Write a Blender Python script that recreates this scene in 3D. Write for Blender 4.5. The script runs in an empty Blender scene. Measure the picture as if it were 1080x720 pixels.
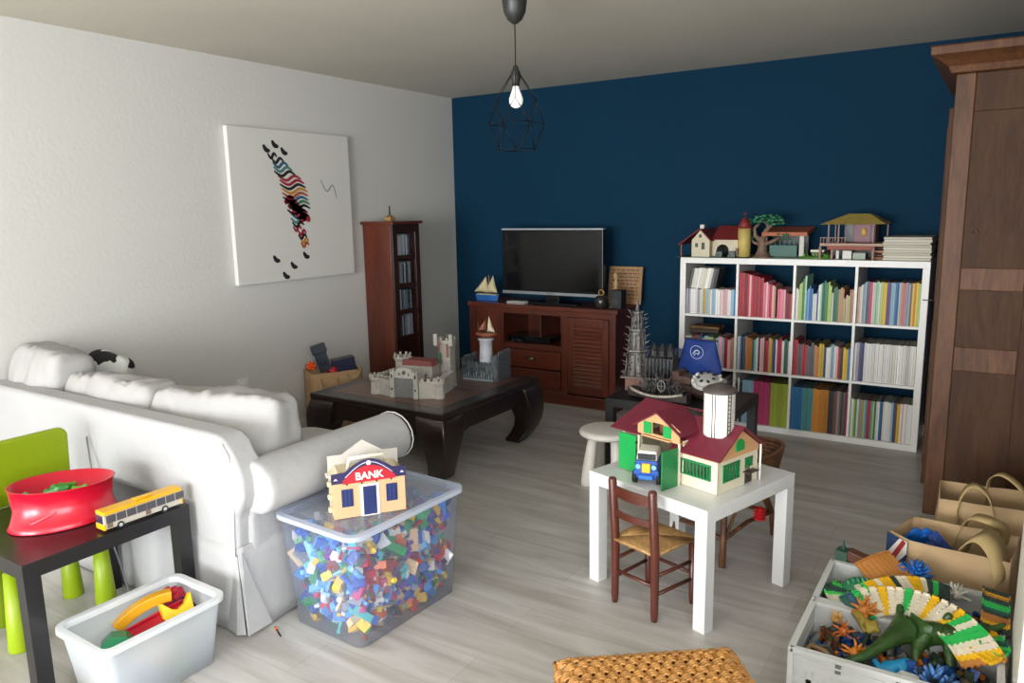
import bpy, bmesh, math, random
from mathutils import Vector, Matrix, Euler, noise
C = bpy.context.scene.collection
PI = math.pi
def R(d): return math.radians(d)
def lin(c):
    return tuple((x/12.92 if x <= .04045 else ((x+.055)/1.055)**2.4) for x in c)
def hexc(h):
    return lin(tuple(int(h[i:i+2], 16)/255 for i in (0, 2, 4)))
# ------------------------------------------------------------------ materials
def newmat(name):
    m = bpy.data.materials.new(name); m.use_nodes = True
    nt = m.node_tree; b = nt.nodes['Principled BSDF']
    return m, nt, b
def mat(name, h, rough=.5, metal=0, var=0, scale=8, spec=.5, bump=0, bscale=60, coat=0, stretch=None, emit=0):
    m, nt, b = newmat(name)
    c = hexc(h)
    b.inputs['Base Color'].default_value = (*c, 1); b.inputs['Roughness'].default_value = rough
    b.inputs['Metallic'].default_value = metal; b.inputs['Specular IOR Level'].default_value = spec
    if coat: b.inputs['Coat Weight'].default_value = coat; b.inputs['Coat Roughness'].default_value = .15
    if emit:
        b.inputs['Emission Color'].default_value = (*c, 1); b.inputs['Emission Strength'].default_value = emit
    if var or bump:
        tc = nt.nodes.new('ShaderNodeTexCoord'); mp = nt.nodes.new('ShaderNodeMapping')
        nt.links.new(tc.outputs['Object'], mp.inputs['Vector'])
        if stretch: mp.inputs['Scale'].default_value = stretch
    if var:
        n = nt.nodes.new('ShaderNodeTexNoise'); n.inputs['Scale'].default_value = scale; n.inputs['Detail'].default_value = 4
        nt.links.new(mp.outputs[0], n.inputs['Vector'])
        r = nt.nodes.new('ShaderNodeValToRGB')
        r.color_ramp.elements[0].position = .3; r.color_ramp.elements[1].position = .72
        r.color_ramp.elements[0].color = (*[x*(1-var) for x in c], 1)
        r.color_ramp.elements[1].color = (*[min(1, x*(1+var)) for x in c], 1)
        nt.links.new(n.outputs['Fac'], r.inputs['Fac']); nt.links.new(r.outputs['Color'], b.inputs['Base Color'])
    if bump:
        n = nt.nodes.new('ShaderNodeTexNoise'); n.inputs['Scale'].default_value = bscale; n.inputs['Detail'].default_value = 3
        nt.links.new(mp.outputs[0], n.inputs['Vector'])
        bp = nt.nodes.new('ShaderNodeBump'); bp.inputs['Strength'].default_value = bump; bp.inputs['Distance'].default_value = .01
        nt.links.new(n.outputs['Fac'], bp.inputs['Height']); nt.links.new(bp.outputs[0], b.inputs['Normal'])
    return m
def wood(name, h1, h2, rough=.45, scale=(2, 2, .25), ns=9, spec=.5, coat=0):
    m, nt, b = newmat(name)
    tc = nt.nodes.new('ShaderNodeTexCoord'); mp = nt.nodes.new('ShaderNodeMapping'); mp.inputs['Scale'].default_value = scale
    n = nt.nodes.new('ShaderNodeTexNoise'); n.inputs['Scale'].default_value = ns; n.inputs['Detail'].default_value = 6; n.inputs['Distortion'].default_value = 1.2
    n2 = nt.nodes.new('ShaderNodeTexNoise'); n2.inputs['Scale'].default_value = ns*5; n2.inputs['Detail'].default_value = 3
    r = nt.nodes.new('ShaderNodeValToRGB'); r.color_ramp.elements[0].position = .34; r.color_ramp.elements[1].position = .66
    r.color_ramp.elements[0].color = (*hexc(h1), 1); r.color_ramp.elements[1].color = (*hexc(h2), 1)
    mx = nt.nodes.new('ShaderNodeMath'); mx.operation = 'MULTIPLY_ADD'; mx.inputs[1].default_value = .35; 
    sb = nt.nodes.new('ShaderNodeMath'); sb.operation = 'MULTIPLY'; sb.inputs[1].default_value = .65
    L = nt.links.new
    L(tc.outputs['Object'], mp.inputs['Vector']); L(mp.outputs[0], n.inputs['Vector']); L(mp.outputs[0], n2.inputs['Vector'])
    L(n.outputs['Fac'], sb.inputs[0]); L(n2.outputs['Fac'], mx.inputs[0]); L(sb.outputs[0], mx.inputs[2])
    L(mx.outputs[0], r.inputs['Fac']); L(r.outputs['Color'], b.inputs['Base Color'])
    bp = nt.nodes.new('ShaderNodeBump'); bp.inputs['Strength'].default_value = .15; bp.inputs['Distance'].default_value = .004
    L(mx.outputs[0], bp.inputs['Height']); L(bp.outputs[0], b.inputs['Normal'])
    b.inputs['Roughness'].default_value = rough; b.inputs['Specular IOR Level'].default_value = spec
    b.inputs['Coat Weight'].default_value = coat
    return m
def objcol(name, rough=.45, specks=0, sscale=(60, 60, 25), dark='20242a'):
    """colour comes from each object's own colour property, with printed specks"""
    m, nt, b = newmat(name)
    oi = nt.nodes.new('ShaderNodeObjectInfo'); b.inputs['Roughness'].default_value = rough
    L = nt.links.new
    if specks:
        tc = nt.nodes.new('ShaderNodeTexCoord'); ad = nt.nodes.new('ShaderNodeVectorMath'); ad.operation = 'MULTIPLY_ADD'
        ad.inputs[1].default_value = sscale
        sc = nt.nodes.new('ShaderNodeVectorMath'); sc.operation = 'SCALE'; sc.inputs[0].default_value = (37, 91, 53)
        L(oi.outputs['Random'], sc.inputs['Scale']); L(sc.outputs[0], ad.inputs[2]); L(tc.outputs['Object'], ad.inputs[0])
        n = nt.nodes.new('ShaderNodeTexNoise'); n.inputs['Scale'].default_value = 1; n.inputs['Detail'].default_value = 2
        L(ad.outputs[0], n.inputs['Vector'])
        r = nt.nodes.new('ShaderNodeValToRGB'); r.color_ramp.interpolation = 'CONSTANT'
        r.color_ramp.elements[0].color = (0, 0, 0, 1); r.color_ramp.elements[1].position = .62; r.color_ramp.elements[1].color = (1, 1, 1, 1)
        L(n.outputs['Fac'], r.inputs['Fac'])
        mx = nt.nodes.new('ShaderNodeMix'); mx.data_type = 'RGBA'
        ml = nt.nodes.new('ShaderNodeMath'); ml.operation = 'MULTIPLY'; ml.inputs[1].default_value = specks
        L(r.outputs['Color'], ml.inputs[0]); L(ml.outputs[0], mx.inputs[0])
        L(oi.outputs['Color'], mx.inputs[6]); mx.inputs[7].default_value = (*hexc(dark), 1)
        L(mx.outputs[2], b.inputs['Base Color'])
    else:
        L(oi.outputs['Color'], b.inputs['Base Color'])
    return m
def plastic_clear(name, h, alpha_t=.6, rough=.2, transl=.3):
    m, nt, b = newmat(name); nt.nodes.remove(b)
    out = nt.nodes['Material Output']; L = nt.links.new
    c = (*hexc(h), 1)
    tr = nt.nodes.new('ShaderNodeBsdfTransparent'); tr.inputs['Color'].default_value = (.97, .98, 1, 1)
    df = nt.nodes.new('ShaderNodeBsdfDiffuse'); df.inputs['Color'].default_value = c
    tl = nt.nodes.new('ShaderNodeBsdfTranslucent'); tl.inputs['Color'].default_value = c
    gl = nt.nodes.new('ShaderNodeBsdfGlossy'); gl.inputs['Roughness'].default_value = rough
    m1 = nt.nodes.new('ShaderNodeMixShader'); m1.inputs[0].default_value = transl
    L(df.outputs[0], m1.inputs[1]); L(tl.outputs[0], m1.inputs[2])
    m2 = nt.nodes.new('ShaderNodeMixShader'); m2.inputs[0].default_value = alpha_t
    L(m1.outputs[0], m2.inputs[1]); L(tr.outputs[0], m2.inputs[2])
    fr = nt.nodes.new('ShaderNodeFresnel'); fr.inputs['IOR'].default_value = 1.3
    m3 = nt.nodes.new('ShaderNodeMixShader'); ge = nt.nodes.new('ShaderNodeNewGeometry'); mm = nt.nodes.new('ShaderNodeMath'); mm.operation = 'SUBTRACT'; mm.inputs[0].default_value = 1
    L(ge.outputs['Backfacing'], mm.inputs[1]); m4 = nt.nodes.new('ShaderNodeMath'); m4.operation = 'MULTIPLY'; L(mm.outputs[0], m4.inputs[0]); L(fr.outputs[0], m4.inputs[1]); L(m4.outputs[0], m3.inputs[0]); L(m2.outputs[0], m3.inputs[1]); L(gl.outputs[0], m3.inputs[2])
    L(m3.outputs[0], out.inputs['Surface'])
    return m
# ------------------------------------------------------------------ mesh builder
class MB:
    def __init__(s): s.v = []; s.f = []; s.mi = []; s.sm = []; s.M = Matrix(); s.m = 0; s.smooth = False
    def mat(s, i): s.m = i; return s
    def add(s, vs, fs, smooth=None):
        o = len(s.v); s.v += [tuple(s.M @ Vector(p)) for p in vs]
        for f in fs: s.f.append(tuple(o+i for i in f)); s.mi.append(s.m); s.sm.append(s.smooth if smooth is None else smooth)
        return s
    def box(s, x0, y0, z0, x1, y1, z1, rot=None, tap=0):
        cx, cy, cz = (x0+x1)/2, (y0+y1)/2, (z0+z1)/2
        hx, hy, hz = (x1-x0)/2, (y1-y0)/2, (z1-z0)/2
        vs = []
        for dz in (-1, 1):
            for dx, dy in ((-1, -1), (1, -1), (1, 1), (-1, 1)):
                k = 1-tap*(dz+1)/2
                p = Vector((dx*hx*k, dy*hy*k, dz*hz))
                if rot is not None: p = rot @ p
                vs.append((p.x+cx, p.y+cy, p.z+cz))
        return s.add(vs, [(3, 2, 1, 0), (4, 5, 6, 7), (0, 1, 5, 4), (1, 2, 6, 5), (2, 3, 7, 6), (3, 0, 4, 7)], False)
    def cyl(s, p0, p1, r0, r1=None, n=16, cap=True, smooth=True):
        r1 = r0 if r1 is None else r1
        p0 = Vector(p0); p1 = Vector(p1); d = (p1-p0)
        q = d.to_track_quat('Z', 'Y').to_matrix()
        vs = []
        for p, r in ((p0, r0), (p1, r1)):
            for i in range(n):
                a = 2*PI*i/n; vs.append(tuple(p+q @ Vector((r*math.cos(a), r*math.sin(a), 0))))
        fs = [(i, (i+1) % n, n+(i+1) % n, n+i) for i in range(n)]
        s.add(vs, fs, smooth)
        if cap: s.add(vs, [tuple(range(n-1, -1, -1)), tuple(range(n, 2*n))], False)
        return s
    def tube(s, pts, r, n=8, closed=False, smooth=True):
        P = [Vector(p) for p in pts]; N = len(P); rr = r if isinstance(r, (list, tuple)) else [r]*N
        vs = []; up = None
        for i in range(N):
            a = P[(i-1) % N] if (closed or i > 0) else P[i]; b = P[(i+1) % N] if (closed or i < N-1) else P[i]
            t = (b-a).normalized()
            if up is None: up = Vector((0, 0, 1)) if abs(t.z) < .9 else Vector((1, 0, 0))
            x = t.cross(up)
            if x.length < 1e-4: x = t.cross(Vector((1, 0, 0)))
            x.normalize(); y = x.cross(t).normalized(); up = y
            for k in range(n):
                a2 = 2*PI*k/n; vs.append(tuple(P[i]+x*rr[i]*math.cos(a2)+y*rr[i]*math.sin(a2)))
        fs = []
        for i in range(N if closed else N-1):
            j = (i+1) % N
            for k in range(n): fs.append((i*n+k, i*n+(k+1) % n, j*n+(k+1) % n, j*n+k))
        if not closed: fs += [tuple(range(n-1, -1, -1)), tuple((N-1)*n+k for k in range(n))]
        return s.add(vs, fs, smooth)
    def lathe(s, prof, c=(0, 0, 0), n=24, sx=1, sy=1, smooth=True, a0=0):
        vs = []; fs = []
        for (r, z) in prof:
            for k in range(n):
                a = a0+2*PI*k/n; vs.append((c[0]+r*sx*math.cos(a), c[1]+r*sy*math.sin(a), c[2]+z))
        for i in range(len(prof)-1):
            for k in range(n): fs.append((i*n+k, i*n+(k+1) % n, (i+1)*n+(k+1) % n, (i+1)*n+k))
        s.add(vs, fs, smooth)
        caps = []
        if prof[0][0] > 1e-5: caps.append(tuple(range(n-1, -1, -1)))
        if prof[-1][0] > 1e-5: caps.append(tuple((len(prof)-1)*n+k for k in range(n)))
        if caps: s.add(vs, caps, False)
        return s
    def ball(s, c, r, n=16, sx=1, sy=1, sz=1):
        prof = [(r*math.sin(PI*i/(n//2)), -r*sz*math.cos(PI*i/(n//2))) for i in range(n//2+1)]
        return s.lathe(prof, c, n, sx, sy)
    def prism(s, poly, a, b, axis='y', smooth=False):
        """poly: list of 2-tuples, extruded from a to b along axis"""
        n = len(poly)
        def P(u, v, w): return {'y': (u, w, v), 'x': (w, u, v), 'z': (u, v, w)}[axis]
        vs = [P(u, v, a) for u, v in poly]+[P(u, v, b) for u, v in poly]
        s.add(vs, [(i, (i+1) % n, n+(i+1) % n, n+i) for i in range(n)], smooth)
        s.add(vs, [tuple(range(n-1, -1, -1)), tuple(range(n, 2*n))], False)
        return s
    def obj(s, name, mats, parent=None, bevel=0, seg=2, subd=0, label=None, loc=None, angle=35):
        me = bpy.data.meshes.new(name); me.from_pydata(s.v, [], s.f)
        for m in (mats if isinstance(mats, (list, tuple)) else [mats]): me.materials.append(m)
        for p, i, sm in zip(me.polygons, s.mi, s.sm): p.material_index = i; p.use_smooth = sm
        bm = bmesh.new(); bm.from_mesh(me)
        bmesh.ops.remove_doubles(bm, verts=bm.verts, dist=1e-5)
        bmesh.ops.recalc_face_normals(bm, faces=bm.faces); bm.to_mesh(me); bm.free()
        o = bpy.data.objects.new(name, me); C.objects.link(o)
        if loc: o.location = loc
        if parent: o.parent = parent
        if bevel:
            md = o.modifiers.new('bevel', 'BEVEL'); md.width = bevel; md.segments = seg; md.limit_method = 'ANGLE'; md.angle_limit = R(angle)
        if subd:
            md = o.modifiers.new('sub', 'SUBSURF'); md.levels = subd; md.render_levels = subd
        if label: o['label'] = label
        return o
def tag(o, label, cat, group=None, kind=None):
    o['label'] = label
    if cat: o['category'] = cat
    if group: o['group'] = group
    if kind: o['kind'] = kind
    return o
def struct(o): o['kind'] = 'structure'; return o
def thing(name, label, cat, loc=(0, 0, 0), rz=0, group=None):
    o = bpy.data.objects.new(name, None); C.objects.link(o); o.empty_display_size = .05
    o.location = loc; o.rotation_euler = (0, 0, rz); tag(o, label, cat, group); return o
def copy_tree(o, parent=None):
    c = o.copy(); C.objects.link(c); c.parent = parent
    for ch in list(o.children): copy_tree(ch, c)
    return c
def quickbox(name, m, x0, y0, z0, x1, y1, z1, parent=None, bevel=.003, label=None):
    return MB().box(x0, y0, z0, x1, y1, z1).obj(name, m, parent, bevel, label=label)
def text_mesh(name, body, size, m, parent, loc, rot, extrude=.0006, bold=0):
    cu = bpy.data.curves.new(name, 'FONT'); cu.body = body; cu.size = size; cu.extrude = extrude; cu.align_x = 'CENTER'; cu.align_y = 'CENTER'
    cu.offset = bold
    t = bpy.data.objects.new(name, cu); C.objects.link(t)
    dg = bpy.context.evaluated_depsgraph_get(); dg.update()
    me = bpy.data.meshes.new_from_object(t.evaluated_get(dg)); bpy.data.objects.remove(t)
    o = bpy.data.objects.new(name, me); me.materials.clear(); me.materials.append(m); C.objects.link(o)
    o.parent = parent; o.location = loc; o.rotation_euler = rot
    return o
def puff(sx, sy, sz, p=4.5, n=14, wr=.012, seed=0, wscale=5, fn=None, pk=0):
    """rounded cushion: superellipsoid on a cube grid with wrinkles"""
    bm = bmesh.new(); bmesh.ops.create_cube(bm, size=2)
    bmesh.ops.subdivide_edges(bm, edges=bm.edges, cuts=n, use_grid_fill=True)
    for v in bm.verts:
        q = v.co; L = (abs(q.x)**p+abs(q.y)**p+abs(q.z)**p)**(1/p); q = q/L
        w = Vector((q.x*sx/2, q.y*sy/2, q.z*sz/2))
        nn = noise.noise(Vector((w.x*wscale, w.y*wscale, w.z*wscale))+Vector((seed*7.3, 0, 0)))
        n2 = noise.noise(Vector((w.x*wscale*3.5, w.y*wscale, w.z*wscale))+Vector((0, seed*3.1, 4)))
        w += q.normalized()*(nn*wr+n2*wr*.5)
        if pk and w.z > 0: w.z -= pk*abs(noise.noise(Vector((w.x*38, w.y*6, seed*5.1))))*(w.z/(sz/2))**3
        if fn: w = Vector(fn(w))
        v.co = w
    mb = MB(); mb.smooth = True
    bm.verts.index_update()
    mb.add([tuple(v.co) for v in bm.verts], [tuple(v.index for v in f.verts) for f in bm.faces]); bm.free()
    return mb
rnd = random.Random(5)

# ------------------------------------------------------------------ palette
M_white_wall = mat('wall_paint_white', 'd0cec9', .85, bump=.12, bscale=45)
M_blue_wall = mat('wall_paint_blue', '002d45', .8, bump=.1, bscale=60, spec=.2)
M_ceiling = mat('ceiling_plaster', 'cbc6b8', .9, var=.04, scale=1.5, bump=.1, bscale=30)
M_white = mat('white_laminate', 'eceae6', .4)
M_whitetable = mat('white_lacquer', 'dfdfde', .25)
M_black = mat('black_laminate', '1d1c1e', .28)
M_darkgap = mat('dark_interior', '0c0b0b', .6)
M_trim = mat('white_trim', 'e6e4e0', .5)
M_chrome = mat('chrome', 'c9c9c9', .25, 1)
M_iron = mat('black_iron', '131415', .4, .6)
M_sofa = mat('sofa_cotton', 'b1b0b1', .9, var=.03, scale=3, bump=.25, bscale=25, spec=.2)
M_sofa2 = mat('cushion_cotton', 'acaaa8', .9, var=.05, scale=5, bump=.3, bscale=18, spec=.2)
M_pipe = mat('cushion_piping', 'c9c7c5', .8)
M_green_chair = mat('lime_plastic', '82960a', .4)
M_lime = mat('lime_leg_plastic', '90a80c', .38)
M_red = mat('red_plastic', 'c8102e', .3, coat=.4)
M_armwood = wood('wardrobe_wood', '3a2416', '4f3420', .6, (3, 3, .5), 6, spec=.25)
M_armwood2 = wood('wardrobe_rail_wood', '4a2c1a', '6c472c', .5, (3, 3, .4), 7, spec=.3)
M_cherry = wood('cherry_wood', '431a0e', '652c18', .38, (3, 3, .35), 6, coat=.2)
M_cherry_h = wood('cherry_wood_flat', '461b0e', '682d19', .38, (.4, 3, 3), 6, coat=.2)
M_darkwood = wood('dark_stained_wood', '16100e', '2b1d18', .3, (.5, 3, 3), 5, coat=.3)
M_topwood = wood('table_inlay_wood', '4c2d1f', '70472f', .3, (.5, 3, 3), 5, coat=.3)
M_chairwood = mat('mahogany_stain', '54261a', .35, var=.15, scale=10, coat=.2)
M_screen = mat('tv_glass', '08080a', .12, spec=.6)
M_kraft = mat('kraft_paper', 'b89b76', .8, var=.08, scale=6, bump=.6, bscale=9)
M_card = mat('cardboard', 'b08d68', .85, var=.06, scale=6)
M_rattan = wood('rattan_dark', '4a2d1a', '7c5232', .5, (1, 1, 1), 14)
M_wicker = wood('wicker_honey', '8d5c27', 'b98440', .5, (1, 1, 1), 20)
M_crate = mat('crate_grey_plastic', 'c9cac8', .45)
M_bin = plastic_clear('frosted_white_plastic', 'e6eaee', .36, .3, .5)
M_tub = plastic_clear('clear_tub_plastic', 'cfd8f0', .88, .12, .5)
M_tubrim = plastic_clear('clear_tub_rim', 'e4eaf6', .25, .15, .5)
M_mesh = plastic_clear('blue_mesh_cloth', '1c4ba8', .35, .5, .4)
M_obj = objcol('toy_plastic', .35)
M_book = objcol('book_cover', .5, .55)
M_bookw = objcol('book_cover_printed', .5, .8)
M_page = mat('paper_pages', '8f887c', .85, var=.15, scale=200)
def P_(name, h, r=.4, **k): return mat(name, h, r, **k)
cache = {}
def pm(h, r=.4):
    if (h, r) not in cache: cache[(h, r)] = mat('paint_'+h, h, r)
    return cache[(h, r)]

# ------------------------------------------------------------------ room
HC = 2.375; X1 = 4.26; Y1 = -9.6
def floor_mat():
    m, nt, b = newmat('light_grey_laminate'); L = nt.links.new
    tc = nt.nodes.new('ShaderNodeTexCoord')
    br = nt.nodes.new('ShaderNodeTexBrick'); br.inputs['Scale'].default_value = 1
    br.inputs['Brick Width'].default_value = 1.3; br.inputs['Row Height'].default_value = .19; br.inputs['Mortar Size'].default_value = .0015
    br.inputs['Color1'].default_value = (*hexc('bfbcb8'), 1); br.inputs['Color2'].default_value = (*hexc('b8b4af'), 1); br.inputs['Mortar'].default_value = (*hexc('aca7a2'), 1)
    br.inputs['Bias'].default_value = 0; br.offset = .37
    L(tc.outputs['Object'], br.inputs['Vector'])
    mp = nt.nodes.new('ShaderNodeMapping'); mp.inputs['Scale'].default_value = (.9, 7, 1)
    n = nt.nodes.new('ShaderNodeTexNoise'); n.inputs['Scale'].default_value = 1.7; n.inputs['Detail'].default_value = 8; n.inputs['Distortion'].default_value = .8
    L(tc.outputs['Object'], mp.inputs['Vector']); L(mp.outputs[0], n.inputs['Vector'])
    r = nt.nodes.new('ShaderNodeValToRGB'); r.color_ramp.elements[0].position = .3; r.color_ramp.elements[1].position = .7
    r.color_ramp.elements[0].color = (.72, .69, .65, 1); r.color_ramp.elements[1].color = (1.14, 1.14, 1.15, 1)
    L(n.outputs['Fac'], r.inputs['Fac'])
    mx = nt.nodes.new('ShaderNodeMix'); mx.data_type = 'RGBA'; mx.blend_type = 'MULTIPLY'; mx.inputs[0].default_value = 1
    L(br.outputs['Color'], mx.inputs[6]); L(r.outputs['Color'], mx.inputs[7]); L(mx.outputs[2], b.inputs['Base Color'])
    b.inputs['Roughness'].default_value = .42
    bp = nt.nodes.new('ShaderNodeBump'); bp.inputs['Strength'].default_value = .12; bp.inputs['Distance'].default_value = .003
    L(n.outputs['Fac'], bp.inputs['Height']); L(bp.outputs[0], b.inputs['Normal'])
    return m
struct(quickbox('floor', floor_mat(), -.15, Y1-.15, -.1, X1+.15, .15, 0, bevel=0))
struct(quickbox('ceiling', M_ceiling, -.15, Y1-.15, HC, X1+.15, .15, HC+.1, bevel=0))
struct(quickbox('wall_left', M_white_wall, -.15, Y1-.15, 0, 0, .15, HC, bevel=0))
struct(quickbox('wall_back', M_blue_wall, 0, 0, 0, X1, .15, HC, bevel=0))
WR = (-6.5, -4.3, .75, 2.1)   # side window beside the camera
struct(MB().box(X1, WR[1], 0, X1+.15, .15, HC).box(X1, Y1-.15, 0, X1+.15, WR[0], HC).box(X1, WR[0], 0, X1+.15, WR[1], WR[2]).box(X1, WR[0], WR[3], X1+.15, WR[1], HC).obj('wall_right', M_white_wall))
mb = MB(); y0, y1, z0, z1 = WR; xx = X1+.05
mb.box(xx, y0, z0, xx+.06, y1, z0+.06).box(xx, y0, z1-.06, xx+.06, y1, z1).box(xx, y0, z0, xx+.06, y0+.06, z1).box(xx, y1-.06, z0, xx+.06, y1, z1).box(xx, (y0+y1)/2-.05, z0, xx+.06, (y0+y1)/2+.05, z1)
struct(mb.obj('window_3', M_trim, bevel=.004))
# wall behind the camera with two wide window openings
W = [(.35, 2.05, .05, 2.15), (2.35, 3.95, .05, 2.15)]
mb = MB()
mb.box(0, Y1-.15, 0, .35, Y1, HC).box(2.05, Y1-.15, 0, 2.35, Y1, HC).box(3.95, Y1-.15, 0, X1, Y1, HC)
for a_, b_ in ((.35, 2.05), (2.35, 3.95)): mb.box(a_, Y1-.15, 2.15, b_, Y1, HC).box(a_, Y1-.15, 0, b_, Y1, .05)
struct(mb.obj('wall_front', M_white_wall))
for i, (a, b_, c, d) in enumerate(W):
    mb = MB()
    y0, y1 = Y1-.12, Y1-.06
    mb.box(a, y0, c, b_, y1, c+.06).box(a, y0, d-.06, b_, y1, d).box(a, y0, c, a+.06, y1, d).box(b_-.06, y0, c, b_, y1, d)
    mb.box((a+b_)/2-.05, y0, c, (a+b_)/2+.05, y1, d)
    struct(mb.obj('window_%d' % (i+1), M_trim, bevel=.004))
for nm, bx in (('baseboard_left', (0, Y1, 0, .012, 0, .07)), ('baseboard_back', (0, -.012, 0, X1, 0, .07)), ('baseboard_right', (X1-.012, Y1, 0, X1, 0, .07))):
    struct(quickbox(nm, M_trim, *bx, bevel=.002))

# ------------------------------------------------------------------ wall socket
t = thing('wall_socket', 'white wall socket just above the middle sofa cushion', 'socket', (.001, -2.28, .40))
quickbox('socket_plate', M_trim, 0, -.04, -.04, .010, .04, .04, t, .003)
MB().cyl((.010, 0, 0), (.014, 0, 0), .022).obj('socket_face', M_trim, t, .001)

# ------------------------------------------------------------------ bookshelf
SX, SY, SD = 2.158, -.39, .385
def cellx(i): return SX+.038+i*(.3365+.0163)
def cellz(j): return .038+j*(.3373+.016)      # j=0 bottom
t = thing('bookshelf', 'large white open cube bookshelf with twelve compartments against the blue wall', 'bookshelf', (SX, SY, 0))
w, h = 1.47, 1.12
quickbox('top_board', M_white, 0, 0, h-.038, w, SD, h, t, .0015)
quickbox('bottom_board', M_white, 0, 0, 0, w, SD, .038, t, .0015)
quickbox('side_panel', M_white, 0, 0, .038, .038, SD, h-.038, t, .0015)
quickbox('side_panel', M_white, w-.038, 0, .038, w, SD, h-.038, t, .0015)
for i in range(1, 4): quickbox('divider', M_white, cellx(i)-.0163-SX, .003, .038, cellx(i)-SX, SD, h-.038, t, .001)
for j in range(1, 3):
    for i in range(4): quickbox('shelf_board', M_white, cellx(i)-SX, .003, cellz(j)-.016, cellx(i)-SX+.3365, SD, cellz(j), t, .001)

# book meshes: unit book, spine at -y
def book_mesh(name, mcover):
    mb = MB()
    mb.mat(0).box(0, 0, 0, .12, 1, 1).box(.88, 0, 0, 1, 1, 1).box(.12, 0, 0, .88, .03, 1)
    mb.mat(1).box(.12, .03, .01, .88, .97, .985)
    me = mb.obj(name, [mcover, M_page]); d = me.data; bpy.data.objects.remove(me); return d
BM = book_mesh('book', M_book); BW = book_mesh('book_printed', M_bookw)
ORD = ['first', 'second', 'third', 'fourth', 'fifth', 'sixth', 'seventh', 'eighth', 'ninth', 'tenth', 'eleventh', 'twelfth', 'thirteenth', 'fourteenth',
       'fifteenth', 'sixteenth', 'seventeenth', 'eighteenth', 'nineteenth', 'twentieth']
def ordinal(i):
    if i < 20: return ORD[i]
    tens = {2: 'twenty', 3: 'thirty', 4: 'forty'}[(i+1)//10]; u = (i+1) % 10
    return tens[:-1]+'ieth' if u == 0 else tens+'-'+ORD[u-1]
ROWN = ['bottom', 'middle', 'top']; COLN = ['leftmost', 'second', 'third', 'rightmost']
CN = {'w': ('e4e2dc', 'white'), 'c': ('d2cdbd', 'cream'), 'r': ('b01c2e', 'red'), 'R': ('7e1226', 'dark red'), 'p': ('d9738a', 'pink'), 'P': ('e8b0b4', 'pale pink'),
      'g': ('4c8a4a', 'green'), 'G': ('1f6a52', 'dark green'), 'l': ('a5bd6a', 'light green'), 'm': ('9bc8a8', 'mint'), 'b': ('3b74b5', 'blue'), 'B': ('1d3f73', 'dark blue'),
      's': ('8fb3c9', 'pale blue'), 'y': ('d9b532', 'yellow'), 'o': ('cf7a2c', 'orange'), 'k': ('232327', 'black'), 'K': ('5b5a5e', 'grey'), 'a': ('9a98a6', 'lilac grey'),
      'v': ('5f3f72', 'purple'), 't': ('bb8b6b', 'tan'), 'n': ('6d3d2b', 'brown'), 'M': ('b0265e', 'magenta'), 'L': ('93a019', 'lime'), 'T': ('4f9a9c', 'teal'), 'D': ('1d6fa5', 'bright blue'), 'O': ('cf8416', 'amber')}
def row(i, j, spec, z=0, x=0, xend=.3365, hh=.24, dep=.2, hv=.01, lean=0, heights=None, mesh=None, y=0, layer='', fill=True):
    spec = spec.replace(' ', ''); n = len(spec); tot = xend-x-.006
    ws = [1+rnd.uniform(-.25, .25) for _ in spec]; k = tot/sum(ws); cx = cellx(i)+x+.003
    for q, ch in enumerate(spec):
        wd = ws[q]*k
        if ch == '_': cx += wd; continue
        H = (heights[q] if heights else hh)+rnd.uniform(-hv, hv)
        D = min(.3, dep+rnd.uniform(-.01, .01)); col = CN[ch]
        o = bpy.data.objects.new('book', mesh or BM); C.objects.link(o)
        o.location = (cx+.0003, SY+.012+y+rnd.uniform(0, .008), cellz(j)+z+.0005); o.scale = (wd-.0008, D, H)
        if lean: o.rotation_euler = (0, lean, 0)
        c = hexc(col[0]); f = rnd.uniform(.8, 1.15); o.color = (*[min(1, a*f) for a in c], 1)
        tag(o, '%s book, %s from the left%s, %s row, %s compartment' % (col[1], ordinal(q), layer, ROWN[j], COLN[i]), 'book',
            'books in the %s compartment of the %s row' % (COLN[i], ROWN[j]))
        cx += wd
row(0, 2, 'aaw wwawc yscwsswwPwPPwwsb', hh=.168, dep=.13, hv=.004, layer=' in the lower layer')
row(0, 2, 'KcwwccwcKk', z=.172, x=.012, xend=.20, hh=.135, hv=.004, dep=.13, lean=R(11), layer=' in the leaning upper layer', y=.005)
row(1, 2, 'rrrRrPrrRrRr pPprPt_pppPRRr', heights=[.285, .283, .28, .278, .275, .27, .268, .262, .26, .255, .25, .25, .22, .225, .215, .21, .205, .2, 0, .185, .187, .185, .182, .16, .158, .155], hv=.003, dep=.19)
row(2, 2, 'wcllgmbsbbwwBwmGGgllcGGgtttlPltt', heights=[.19, .19, .22, .23, .25, .27, .18, .2, .21, .2, .16, .165, .2, .22, .23, .235, .245, .24, .24, .22, .18, .21, .21, .2, .2, .205, .2, .15, .16, .16, .2, .2], hv=.006, dep=.19)
row(3, 2, 'tcwasKKMPmmclyyvvssDBsttpaaKyOyl', hh=.25, hv=.004, dep=.2, heights=[.22]*2+[.235]*2+[.25]*28)
row(0, 1, 'wcgrbwsclgsPsrPt', x=0, hh=.2, hv=.012, dep=.18)
row(1, 1, 'wsBKtooGswkPPnrtyKBwMrwGKw', hh=.215, hv=.012, dep=.19, mesh=BW)
row(2, 1, 'rrKKrrKKKtoyyBwwswPrkyyb', hh=.2, hv=.014, dep=.19, mesh=BW, heights=[.235, .235]+[.2]*22)
row(3, 1, 'wavBwwwwwwwwwwwwcwwwwwcwwc', hh=.235, hv=.002, dep=.22, mesh=BW)
row(0, 0, 'kKwwKkwwKk', x=.15, hh=.27, dep=.2, hv=.01)
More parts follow.
